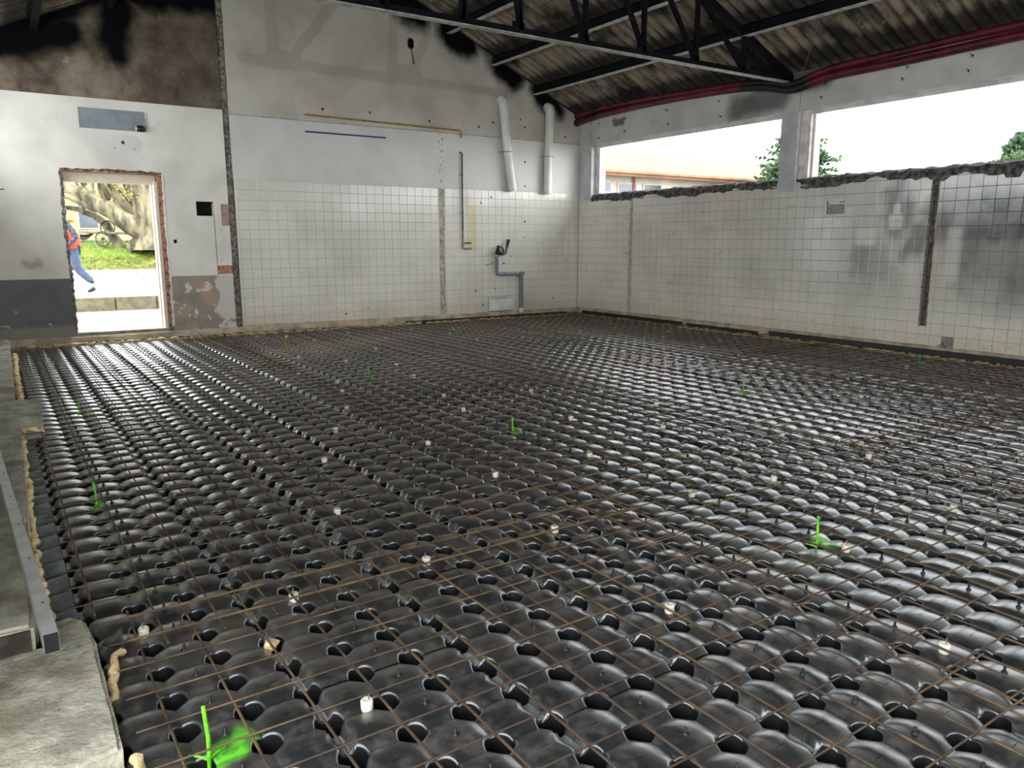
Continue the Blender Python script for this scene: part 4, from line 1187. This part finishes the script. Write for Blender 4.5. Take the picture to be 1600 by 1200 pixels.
def rough_block(name, poly, z0, z1, label, cat, mat, seed, amp=.008):
    """cast concrete with a worn top: poly counter-clockwise in plan"""
    import bmesh
    bm = bmesh.new(); vs = [bm.verts.new((x, y, z0)) for x, y in poly]; f = bm.faces.new(vs)
    ret = bmesh.ops.extrude_face_region(bm, geom=[f]); up = [g for g in ret['geom'] if isinstance(g, bmesh.types.BMVert)]
    bmesh.ops.translate(bm, verts=up, vec=(0, 0, z1-z0))
    bmesh.ops.bevel(bm, geom=[e for e in bm.edges if all(v.co.z > z1-1e-4 for v in e.verts)], offset=.012, segments=2, affect='EDGES')
    bmesh.ops.triangulate(bm, faces=bm.faces[:])
    for _ in range(5):
        es = [e for e in bm.edges if e.calc_length() > .05]
        if not es or len(bm.verts) > 26000: break
        bmesh.ops.subdivide_edges(bm, edges=es, cuts=1); bmesh.ops.triangulate(bm, faces=[f for f in bm.faces if len(f.verts) > 3])
    bmesh.ops.recalc_face_normals(bm, faces=bm.faces[:])
    bm.normal_update()
    for v in bm.verts:
        p = v.co; n = noise.noise(Vector((p.x*9, p.y*9, p.z*9+seed)))+.6*noise.noise(Vector((p.x*31, p.y*31, p.z*31+seed)))
        v.co = p+v.normal*n*amp
    me = bpy.data.meshes.new(name); bm.to_mesh(me); bm.free(); me.materials.append(mat)
    o = place(name, me); tag(o, label, cat); return o
def build_slabs():
    fs = rough_block('floor_slab', [(RW+.002,-9.45), (-9.735,-9.45), (-9.72,-8.2), (-9.715,-6.6), (-9.72,-5.82), (-9.575,-5.80), (-9.56,-5.08), (-9.73,-5.02), (-9.74,-.12), (RW+.002,-.12)], -.44, .05,
                'long raised concrete slab edge with a jutting block, left side', 'slab', M['slab'], 2, .006)
    MB().box(RW+.01, -9.745, -9.462, -9.44, -.05, .034).build('broken_end_face', M['earth'], fs)  # dark sheet over the slab end, standing in for its shadow
    rough_block('concrete_block', [(RW+.004,-10.17), (-9.70,-10.205), (-9.555,-10.17), (-9.562,-9.5), (-9.578,-9.31), (-9.62,-9.245), (-9.70,-9.25), (-9.70,-9.44), (RW+.004,-9.44)], -.43, -.04,
                'worn pale concrete block in the lower left corner', 'slab', M['slab'], 6, .006)
    # step below the block toward the camera
    o = MB().box(RW, -9.60, -13.5, -10.18, -.43, -.20).build('slab_step', M['slab']); tag(o, 'lower concrete step in front of the worn block', 'slab')
    # aluminium straightedge lying across the slab end
    a, b = Vector((-9.69,-9.71,.092)), Vector((-9.865,-6.75,.092)); d = (b-a); L = d.length
    o = empty('straightedge', a, math.atan2(d.y, d.x)); tag(o, 'long aluminium straightedge lying on the left slab', 'straightedge')
    m = MB(); w, h, t = .042, .064, .003
    m.box(0,L,-w/2,w/2,h/2-t,h/2); m.box(0,L,-w/2,w/2,-h/2,-h/2+t); m.box(0,L,-w/2,-w/2+t,-h/2+t,h/2-t); m.box(0,L,w/2-t,w/2,-h/2+t,h/2-t)
    m.build('profile', M['alu'], o)
    MB().box(-.002,.004,-w/2+.001,w/2-.001,-h/2+.001,h/2-.001).build('end_plug', M['lamp_black'], o)
    for k in range(6): MB().lathe([(0,.0),(.004,.0),(.004,.001)], (.25+.45*k, -.004, h/2+.0002), 6).build('pin_hole', M['void'], o)
    # torn corner of formwork plastic
    o = MB().prism([(0,0),(.10,.0),(.095,.085),(.06,.045),(.02,.03)], 'y', -.002, .002).build('plastic_shard', M['dome'], None, (-9.54,-9.42,-.10), -.9); tag(o, 'torn shard of black formwork plastic beside the concrete block', 'shard')
build_slabs()

# ================================================================== OUTDOORS
def build_ground():
    # paving at the door, road behind the kerb, lawn rising to the tree
    tag(MB().box(-30, 0, .31, 4.15, -.10, .02).build('ground_paving', M['pave']), kind='structure')
    tag(MB().box(-40, 14, 4.42, 16.1, -.10, .27).build('ground_road', M['road']), kind='structure')
    def lawn(u, v):
        x = -30+50*u; y = 16.4+34*v
        t = max(0, min(1, (y-16.4)/4.6)); s = t*t*(3-2*t)
        return (x, y, .32+1.02*s+.05*noise.noise(Vector((x*.5, y*.5, 0)))*t)
    tag(MB().grid(60, 60, lawn).build('lawn', M['lawn']), kind='structure')
    tag(MB().box(.9, 60, -30, 40, -.6, -.05).build('ground_yard', M['road']), kind='structure')
    # grass blades and fallen leaves nobody could count
    rng = random.Random(1); b = MB()
    for _ in range(9000):
        x, y = rng.uniform(-10.5, -3.0), rng.uniform(16.45, 22)
        t = max(0, min(1, (y-16.4)/4.6)); z = .32+1.02*t*t*(3-2*t); h = rng.uniform(.04, .10); a = rng.uniform(0, 3.1); w = .012
        c, s = math.cos(a)*w, math.sin(a)*w
        b.add([(x-c, y-s, z-.01), (x+c, y+s, z-.01), (x+rng.uniform(-.03,.03), y+rng.uniform(-.03,.03), z+h)], [(0,1,2)])
    tag(b.build('grass_blades', M['blade']), 'short green grass blades on the lawn beyond the road', 'grass', kind='stuff')
    b = MB()
    for _ in range(2600):
        x, y = rng.uniform(-10.5, -3.0), rng.uniform(16.5, 18.6)
        t = max(0, min(1, (y-16.4)/4.6)); z = .32+1.02*t*t*(3-2*t)+.05; r = rng.uniform(.02, .05); a = rng.uniform(0, 6)
        b.add([(x+r*math.cos(a+q), y+r*math.sin(a+q), z+rng.uniform(0,.03)) for q in (0, 1.6, 3.1, 4.7)], [(0,1,2,3)])
    tag(b.build('fallen_leaves', M['litter']), 'brown fallen leaves scattered on the lower lawn', 'leaves', kind='stuff')
    # near kerb: separate stones
    o = empty('kerb', (-8, 4.28, .0)); tag(o, 'low concrete kerb of long blocks across the paving outside', 'kerb')
    x = -8.0
    xs = [-11.6, -10.35, -9.15, -7.98, -7.25, -6.05, -4.85]
    for a, c in zip(xs, xs[1:]):
        MB().box(a+.012+8, c-.012+8, -.13, .14, .0, .275).build('kerb_stone', M['kerbstone'], o)
    o = empty('kerb', (-8, 16.25, .0)); tag(o, 'low pale kerb between the road and the lawn', 'kerb')
    for k in range(16): MB().box(-6+k*1.0+.008, -5+k*1.0-.008, -.12, .12, .2, .42).build('kerb_stone', M['render_white'], o)
build_ground()

def leaf_cloud(rng, centres, n, size, spread):
    b = MB()
    for _ in range(n):
        c = Vector(rng.choice(centres))+Vector((rng.gauss(0, spread), rng.gauss(0, spread), rng.gauss(0, spread*.7)))
        d = Vector((rng.gauss(0,1), rng.gauss(0,1), rng.gauss(0,1))).normalized(); e = d.orthogonal().normalized(); s = size*rng.uniform(.6, 1.3)
        b.add([c-d*s, c+e*s*.5, c+d*s, c-e*s*.5], [(0,1,2,3)])
    return b

def build_tree():
    base = Vector((-5.12, 18.9, 1.30)); rt = Vector((.835, -.55, 0)); K = 42.5
    o = empty('old_tree', base); tag(o, 'large old tree with leaning lichen-grey limbs on the lawn', 'tree')
    def P(px, py, d=0): return rt*((px-235)/K)+Vector((.55, .835, 0))*d+Vector((0, 0, (372-py)/K))
    def limb(name, pts, rs):
        q = []; rr = []
        for i in range(len(pts)-1):
            a, b = Vector(pts[i]), Vector(pts[i+1]); k = max(2, int((b-a).length/.18))
            for j in range(k):
                t = j/k; p = a.lerp(b, t); n = Vector((noise.noise(p*1.7), noise.noise(p*1.7+Vector((5,0,0))), noise.noise(p*1.7+Vector((0,9,0)))))
                q.append(p+n*.07); rr.append((rs[i]*(1-t)+rs[i+1]*t)*(1+.18*noise.noise(p*4)))
        q.append(Vector(pts[-1])); rr.append(rs[-1])
        return MB().tube(q, rr, 10).build(name, M['bark'], o)
    limb('trunk', [P(236,384), P(236,360), P(233,330), P(230,300), P(226,262), P(222,200), P(220,120)], [.66,.48,.42,.40,.34,.28,.15])
    limb('limb', [P(236,368), P(215,345,-.3), P(185,322,-.5), P(150,300,-.6), P(110,285,-.7), P(70,268,-.8), P(20,250,-.8)], [.34,.36,.30,.26,.24,.2,.1])
    limb('limb', [P(182,384,.3), P(178,372,.3), P(163,345,.3), P(145,330,.2), P(125,320,.1), P(104,316,0), P(60,318,0)], [.26,.20,.15,.12,.09,.07,.04])
    limb('limb', [P(222,350,.3), P(196,320,.4), P(176,290,.4), P(164,250,.4), P(150,200,.4)], [.30,.24,.20,.16,.1])
    limb('limb', [P(226,345,.5), P(206,310,.6), P(198,280,.6), P(194,240,.6), P(190,180,.6)], [.26,.22,.20,.16,.1])
    limb('limb', [P(240,350,.4), P(252,320,.5), P(254,285,.5), P(262,230,.5)], [.30,.24,.2,.14])
    limb('limb', [P(200,330,-.4), P(165,318,-.6), P(135,305,-.8), P(112,298,-1.), P(88,300,-1.)], [.16,.13,.10,.08,.04])
    limb('root_flare', [P(205,380,-.2), P(222,372,-.1), P(236,350)], [.18,.30,.36]); limb('root_flare', [P(262,380,-.2), P(250,372,-.1), P(238,350)], [.18,.28,.34])
    rng = random.Random(16)
    for k in range(12):
        x, y, d = rng.uniform(135, 245), rng.uniform(300, 335), rng.uniform(-.6, .6); dx = rng.uniform(-34, 6)
        limb('branch', [P(x, y, d), P(x+dx*.5, y-26, d), P(x+dx, y-60, d+.2), P(x+dx*1.3, y-110, d+.3)], [rng.uniform(.05, .10), .06, .045, .02])
    rng = random.Random(6)
    cs = [P(rng.uniform(95,255), rng.uniform(200,300), rng.uniform(-1.2,1.2)) for _ in range(60)]
    tag(leaf_cloud(rng, cs, 1500, .06, .22).build('foliage', M['leaf'], o), kind='stuff')
    tag(leaf_cloud(rng, [P(rng.uniform(60,300), rng.uniform(60,190), rng.uniform(-2.5,2.5)) for _ in range(60)], 2500, .09, .5).build('upper_foliage', M['leaf'], o), kind='stuff')
build_tree()

def build_yard():
    # old plough with spoked wheels on the lawn
    c = Vector((-6.55, 19.7, 1.22)); o = empty('old_plough', c, -.58); tag(o, 'old horse plough with two spoked wheels behind the tree', 'plough')
    for k, (x, y, z) in enumerate(((.05, .25, .62), (.10, -.25, .22))):
        w = MB(); r = .26
        w.tube([(x+r*math.cos(t), y, z+r*math.sin(t)) for t in (2*math.pi*q/22 for q in range(22))], .022, 6, closed=True)
        wh = w.build('wheel', M['iron'], o)
        for q in range(8):
            t = math.pi*q/4; MB().tube([(x, y, z), (x+r*math.cos(t), y, z+r*math.sin(t))], .010, 5).build('spoke', M['iron'], wh)
        MB().lathe([(0,-.04),(.05,-.04),(.05,.04),(0,.04)], (x, y, z), 10, axis='y').build('hub', M['iron'], wh)
    MB().tube([(1.0,0,.42),(.1,0,.44),(-.6,0,.46),(-1.15,0,.52)], [.05,.045,.045,.03], 8).build('beam', M['wood_grey'], o)
    MB().grid(10, 5, lambda u, v: (-.35-.75*u, .12*math.sin(3*v)-.05, .44-.30*math.sin(math.pi*u)*(.3+.7*v)+.05*u)).build('plough_share', M['iron'], o)
    MB().tube([(-.9,.0,.5),(-1.05,.0,.62),(-1.1,.08,.70)], .02, 6).build('handle', M['iron'], o)
    # stone gate pillar
    o = empty('gate_pillar', (-8.55, 22.6, 1.2)); tag(o, 'square sandstone gate pillar seen at the left edge of doorway', 'pillar')
    rng = random.Random(8)
    for k in range(9):
        e = .34+rng.uniform(-.02, .02); MB().box(-e, e, -e, e, .30*k+.008, .30*k+.292).build('stone_course', M['stone'], o)
    MB().box(-.44,.44,-.44,.44,2.70,2.86).build('coping', M['stone'], o)
    o = empty('garden_wall', (-6.5, 24.0, 1.25)); tag(o, 'low pale wall behind the lawn and the plough', 'wall')
    for k in range(10): MB().box(-4+k*.9+.006, -3.1+k*.9-.006, -.12, .12, 0, .20).build('wall_block', M['render_white'], o)
    # pale houses far behind
    def house(name, label, x0, x1, y0, y1, z0, h, wall, wins, roof):
        c = Vector(((x0+x1)/2, (y0+y1)/2, z0)); o = empty(name, c); tag(o, label, 'building')
        MB().box(x0-c.x, x1-c.x, y0-c.y, y1-c.y, 0, h).build('walls', wall, o)
        for (a, b_, z, zz) in wins:
            f = MB().box(a-.08-c.x, b_+.08-c.x, y0-c.y-.06, y0-c.y+.02, z-.08, zz+.08).build('window', M['render_white'], o)
            MB().box(a-c.x, b_-c.x, y0-c.y-.07, y0-c.y-.055, z, zz).build('pane', M['glass_dark'], f)
        MB().prism([(x0-.4-c.x, h), (x1+.4-c.x, h), (x1+.4-c.x, h+.18), (x0-.4-c.x, h+.18)], 'y', y0-.4-c.y, y1+.4-c.y).build('eaves', roof, o)
        MB().prism([(y0-.4-c.y, h+.18), (y1+.4-c.y, h+.18), (0, h+2.2)], 'x', x0-.4-c.x, x1+.4-c.x).build('roof', roof, o)
    house('pale_house', 'pale yellow rendered house far behind the tree', -9.0, 6.0, 42, 50, 1.2, 6.5, M['render_yellow'], [(-8,-7,1,2.6),(-5.6,-4.6,1,2.6),(-3.2,-2.2,1,2.6),(-8,-7,4,5.4),(-5.6,-4.6,4,5.4),(-3.2,-2.2,4,5.4)], M['tile_roof'])
build_yard()

def build_annex():
    # long low building with an ochre roof seen over the broken sill
    x0, x1, y0, y1, h = 3.2, 24.5, 10.0, 18.0, 3.98
    c = Vector(((x0+x1)/2, y0, -.05)); o = empty('annex', c); tag(o, 'long white building with ochre roof beyond the first window', 'building')
    def B(name, a, b_, p, q, z, zz, m, par=o): return MB().box(a-c.x, b_-c.x, p-c.y, q-c.y, z, zz).build(name, m, par)
    B('walls', x0, x1, y0+.5, y1, 0, h, M['render_white'])
    MB().prism([(-.0, h), (4.2, h+1.32), (8.4, h), (8.4, h-.1), (0, h-.1)], 'x', x0-.5-c.x, x1+.4-c.x).build('roof', M['tile_roof'], o)
    B('fascia', x0-.5, x1+.4, y0-.05, y0+.0, h-.18, h+.02, M['fascia']); B('gutter', x0-.5, x1+.4, y0-.16, y0-.05, h-.08, h+.0, M['fascia'])
    B('band', x0, 12.4, y0+.42, y0+.5, 2.95, 3.12, M['concrete'])
    for k in range(7):
        a = 4.2+2.8*k; w = B('window', a, a+1.5, y0+.42, y0+.5, 1.0, 2.85, M['render_white']); B('pane', a+.08, a+1.42, y0+.405, y0+.425, 1.08, 2.77, M['glass_dark'], w)
    for k in range(3):
        a = 8.8+1.3*k; w = B('window', a, a+1.0, y0+.43, y0+.5, 3.2, 3.6, M['render_white']); B('pane', a+.06, a+.94, y0+.42, y0+.435, 3.24, 3.56, M['glass_dark'], w)
    for x in (10.9, 17.6): MB().tube([(x-c.x, .40, 0), (x-c.x, .40, h-.15), (x-c.x, .0, h-.02)], .05, 8).build('downpipe', M['fascia'], o)
build_annex()

def conifer(label, base, H, rad, seed, dry):
    rng = random.Random(seed); o = empty('conifer', base); tag(o, label, 'tree', 'conifers beyond the windows')
    MB().tube([(0,0,0),(0,0,H)], [.22,.03], 8).build('trunk', M['bark'], o)
    g, d = MB(), MB()
    z = H*.12
    while z < H*.985:
        t = z/H; L = rad*(1-t)**.85*rng.uniform(.75, 1.15)
        for k in range(13):
            a = rng.uniform(0, 6.28); l = L*rng.uniform(.65, 1.15); b = d if (t < .36 and rng.random() < dry) else g
            dirv = Vector((math.cos(a), math.sin(a), rng.uniform(-.12, .22))).normalized(); side = dirv.cross(Vector((0,0,1))).normalized()
            root = Vector((0,0,z)); n = max(4, int(l/.16))
            b.tube([root, root+dirv*l*.6+Vector((0,0,-.02)), root+dirv*l], [.022,.012,.004], 4)
            for q in range(n):
                s = (q+.7)/n; p = root+dirv*l*s; w = .42*(1-s*.65)*min(1, l)
                for sg in (-1, 1):
                    tip = p+side*sg*w+dirv*w*.8+Vector((0,0,rng.uniform(-.14,.10))); mid = p.lerp(tip, .5)+Vector((0,0,.035))
                    b.add([p, mid+dirv*.075, tip, mid-dirv*.075], [(0,1,2,3)]); b.add([p, mid+Vector((0,0,.07)), tip, mid-Vector((0,0,.07))], [(0,1,2,3)])
        z += max(.13, .26*(1-t))
    tag(g.build('foliage', M['pine'], o), kind='stuff')
    if d.v: tag(d.build('dry_foliage', M['pine_brown'], o), kind='stuff')
conifer('tall green conifer with browned lower boughs behind the window pillar', (16.75, 7.45, -.05), 6.25, 3.7, 3, .75)
conifer('small conifer top showing at the right edge of the window', (22.1, 1.9, -.05), 5.45, 3.0, 5, .1)

# ---------------------------------------------------------------- the walking person
def skin_mesh(name, verts, edges, radii, mat, parent, sub=2, root=0):
    me = bpy.data.meshes.new(name); me.from_pydata(verts, edges, []); ob = bpy.data.objects.new(name, me); COL.objects.link(ob)
    md = ob.modifiers.new('skin', 'SKIN'); md.use_smooth_shade = True
    for i, r in enumerate(radii):
        sv = me.skin_vertices[0].data[i]; sv.radius = r if isinstance(r, tuple) else (r, r); sv.use_root = (i == root)
    s = ob.modifiers.new('sub', 'SUBSURF'); s.levels = sub; s.render_levels = sub
    dg = bpy.context.evaluated_depsgraph_get(); m2 = bpy.data.meshes.new_from_object(ob.evaluated_get(dg)); m2.materials.clear(); m2.materials.append(mat)
    bpy.data.objects.remove(ob); bpy.data.meshes.remove(me)
    for p in m2.polygons: p.use_smooth = True
    m2.name = name
    return place(name, m2, parent)

def build_person():
    # walks toward -x; local x = forward (the way the person walks), z up from the ground
    o = empty('person', (-8.50, 5.93, .27), math.pi); tag(o, 'person in orange high-visibility vest and jeans walking past the doorway', 'person')
    V, E, Rd = [], [], []
    def v(p, r, link=None):
        V.append(p); Rd.append(r); i = len(V)-1
        if link is not None: E.append((link, i))
        return i
    pel = v((0,0,.95), (.15,.12)); w = v((.02,0,1.10), (.145,.11), pel); ch = v((.06,0,1.32), (.165,.12), w); sh = v((.085,0,1.46), (.12,.09), ch)
    nk = v((.11,0,1.54), .055, sh); hd = v((.135,0,1.62), .085, nk); tp = v((.14,0,1.74), .075, hd)
    hands = []
    for s, (el, wr) in ((1, ((-.10,.27,1.16), (.10,.26,.98))), (-1, ((.02,-.27,1.16), (.24,-.22,1.05)))):
        a = v((.08, s*.19, 1.43), .068, sh); b = v(el, .05, a); c = v(wr, .034, b); hnd = v((wr[0]+.05, wr[1], wr[2]-.06), .036, c); hands.append((wr, hnd, s))
    for s, kn, an, toe in ((-1, (.22,-.09,.52), (.40,-.09,.10), (.56,-.10,.045)), (1, (-.06,.09,.50), (-.33,.09,.20), (-.26,.09,.06))):
        h = v((0, s*.09, .90), .10, pel); k = v(kn, .068, h); a = v(an, .045, k)
    body = skin_mesh('body', V, E, Rd, M['shirt'], o)
    # head with face, ears, hair
    hx = Vector((.14, 0, 1.66))
    def ball(name, c, r, m, par, sx=1, sy=1, sz=1, cut=None, n=16):
        b = MB(); b.grid(n, 10, lambda u, q: (c[0]+sx*r*math.sin(math.pi*q)*math.cos(2*math.pi*u), c[1]+sy*r*math.sin(math.pi*q)*math.sin(2*math.pi*u), c[2]+sz*r*math.cos(math.pi*q if cut is None else math.pi*q*cut)))
        return b.build(name, m, par)
    head = ball('head', hx, .098, M['skin'], o, 1.02, .84, 1.22)
    ball('nose', hx+Vector((.102,0,-.01)), .018, M['skin'], head, 1.1, .8, 1.3, n=8)
    for s in (-1, 1):
        ball('ear', hx+Vector((-.005, s*.083, -.005)), .026, M['skin'], head, .7, .35, 1.2, n=8)
        ball('eye', hx+Vector((.090, s*.033, .012)), .011, M['shoe'], head, n=8)
    MB().tube([(hx.x+.094,-.022,hx.z-.052),(hx.x+.098,0,hx.z-.053),(hx.x+.094,.022,hx.z-.052)], .005, 5).build('mouth', M['vest'], head)
    b = MB(); b.grid(18, 8, lambda u, q: (hx.x-.012+.106*math.sin(math.pi*.56*q)*math.cos(2*math.pi*u), .092*math.sin(math.pi*.56*q)*math.sin(2*math.pi*u), hx.z+.012+.118*math.cos(math.pi*.56*q))); b.build('hair', M['hair'], o)
    # hands
    for wr, hnd, s in hands:
        p = Vector(wr); HV, HE, HR = [], [], []
        def hv(q, r, l=None):
            HV.append(tuple(q)); HR.append(r)
            if l is not None: HE.append((l, len(HV)-1))
            return len(HV)-1
        r0 = hv(p, (.026,.020)); pm = hv(p+Vector((.035,0,-.045)), (.036,.018), r0)
        for k in range(4):
            off = Vector((0, (k-1.5)*.019, 0)); l = (.062,.072,.068,.052)[k]
            a = hv(p+Vector((.055,0,-.078))+off, .010, pm); c = hv(p+Vector((.062,0,-.078-l*.55))+off, .009, a); hv(p+Vector((.045,0,-.078-l))+off, .008, c)
        a = hv(p+Vector((.055,-s*.035,-.045)), .011, pm); hv(p+Vector((.072,-s*.042,-.085)), .009, a)
        skin_mesh('hand', HV, HE, HR, M['skin'], o, 1)
    # trousers
    V2 = [(0,0,.96),(0,.085,.90),(-.06,.09,.50),(-.30,.09,.235),(0,-.085,.90),(.22,-.09,.52),(.39,-.09,.13)]
    skin_mesh('jeans', V2, [(0,1),(1,2),(2,3),(0,4),(4,5),(5,6)], [(.14,.125),.115,.088,.072,.118,.088,.072], M['jeans'], o)
    # open vest: a shell round the trunk
    def vest(u, q):
        a = 2*math.pi*u; z = .93+.55*q
        cx = .0+.085*q; rx = .165+.035*math.sin(math.pi*q)-.05*max(0, q-.7)/.3; ry = .20+.02*math.sin(math.pi*q)-.02*q
        return (cx+rx*math.cos(a), ry*math.sin(a), z+.012*math.sin(3*a)*(1-q))
    b = MB(); b.grid(28, 8, vest)
    vs = b.build('vest', [M['vest'], M['vest_yellow']], o)
    for p in vs.data.polygons:
        if p.center.z > 1.30 or (p.center.x < -.10 and p.center.z > 1.12): p.material_index = 1
    MB().tube([(.085+.20*math.cos(t)*.75, .19*math.sin(t), 1.47+.03*abs(math.sin(t))) for t in (2*math.pi*k/20 for k in range(20))], .03, 6, closed=True).build('vest_collar', M['vest_yellow'], o)
    # shoes
    def shoe(name, a, toe):
        a, toe = Vector(a), Vector(toe); skin_mesh(name, [tuple(a), tuple(a.lerp(toe, .55)+Vector((0,0,-.012))), tuple(toe)], [(0,1),(1,2)], [(.052,.05),(.052,.042),(.046,.028)], M['shoe'], o, 1)
    shoe('shoe', (.37,-.09,.055), (.56,-.10,.04)); shoe('shoe', (-.345,.09,.115), (-.19,.09,.035))
build_person()
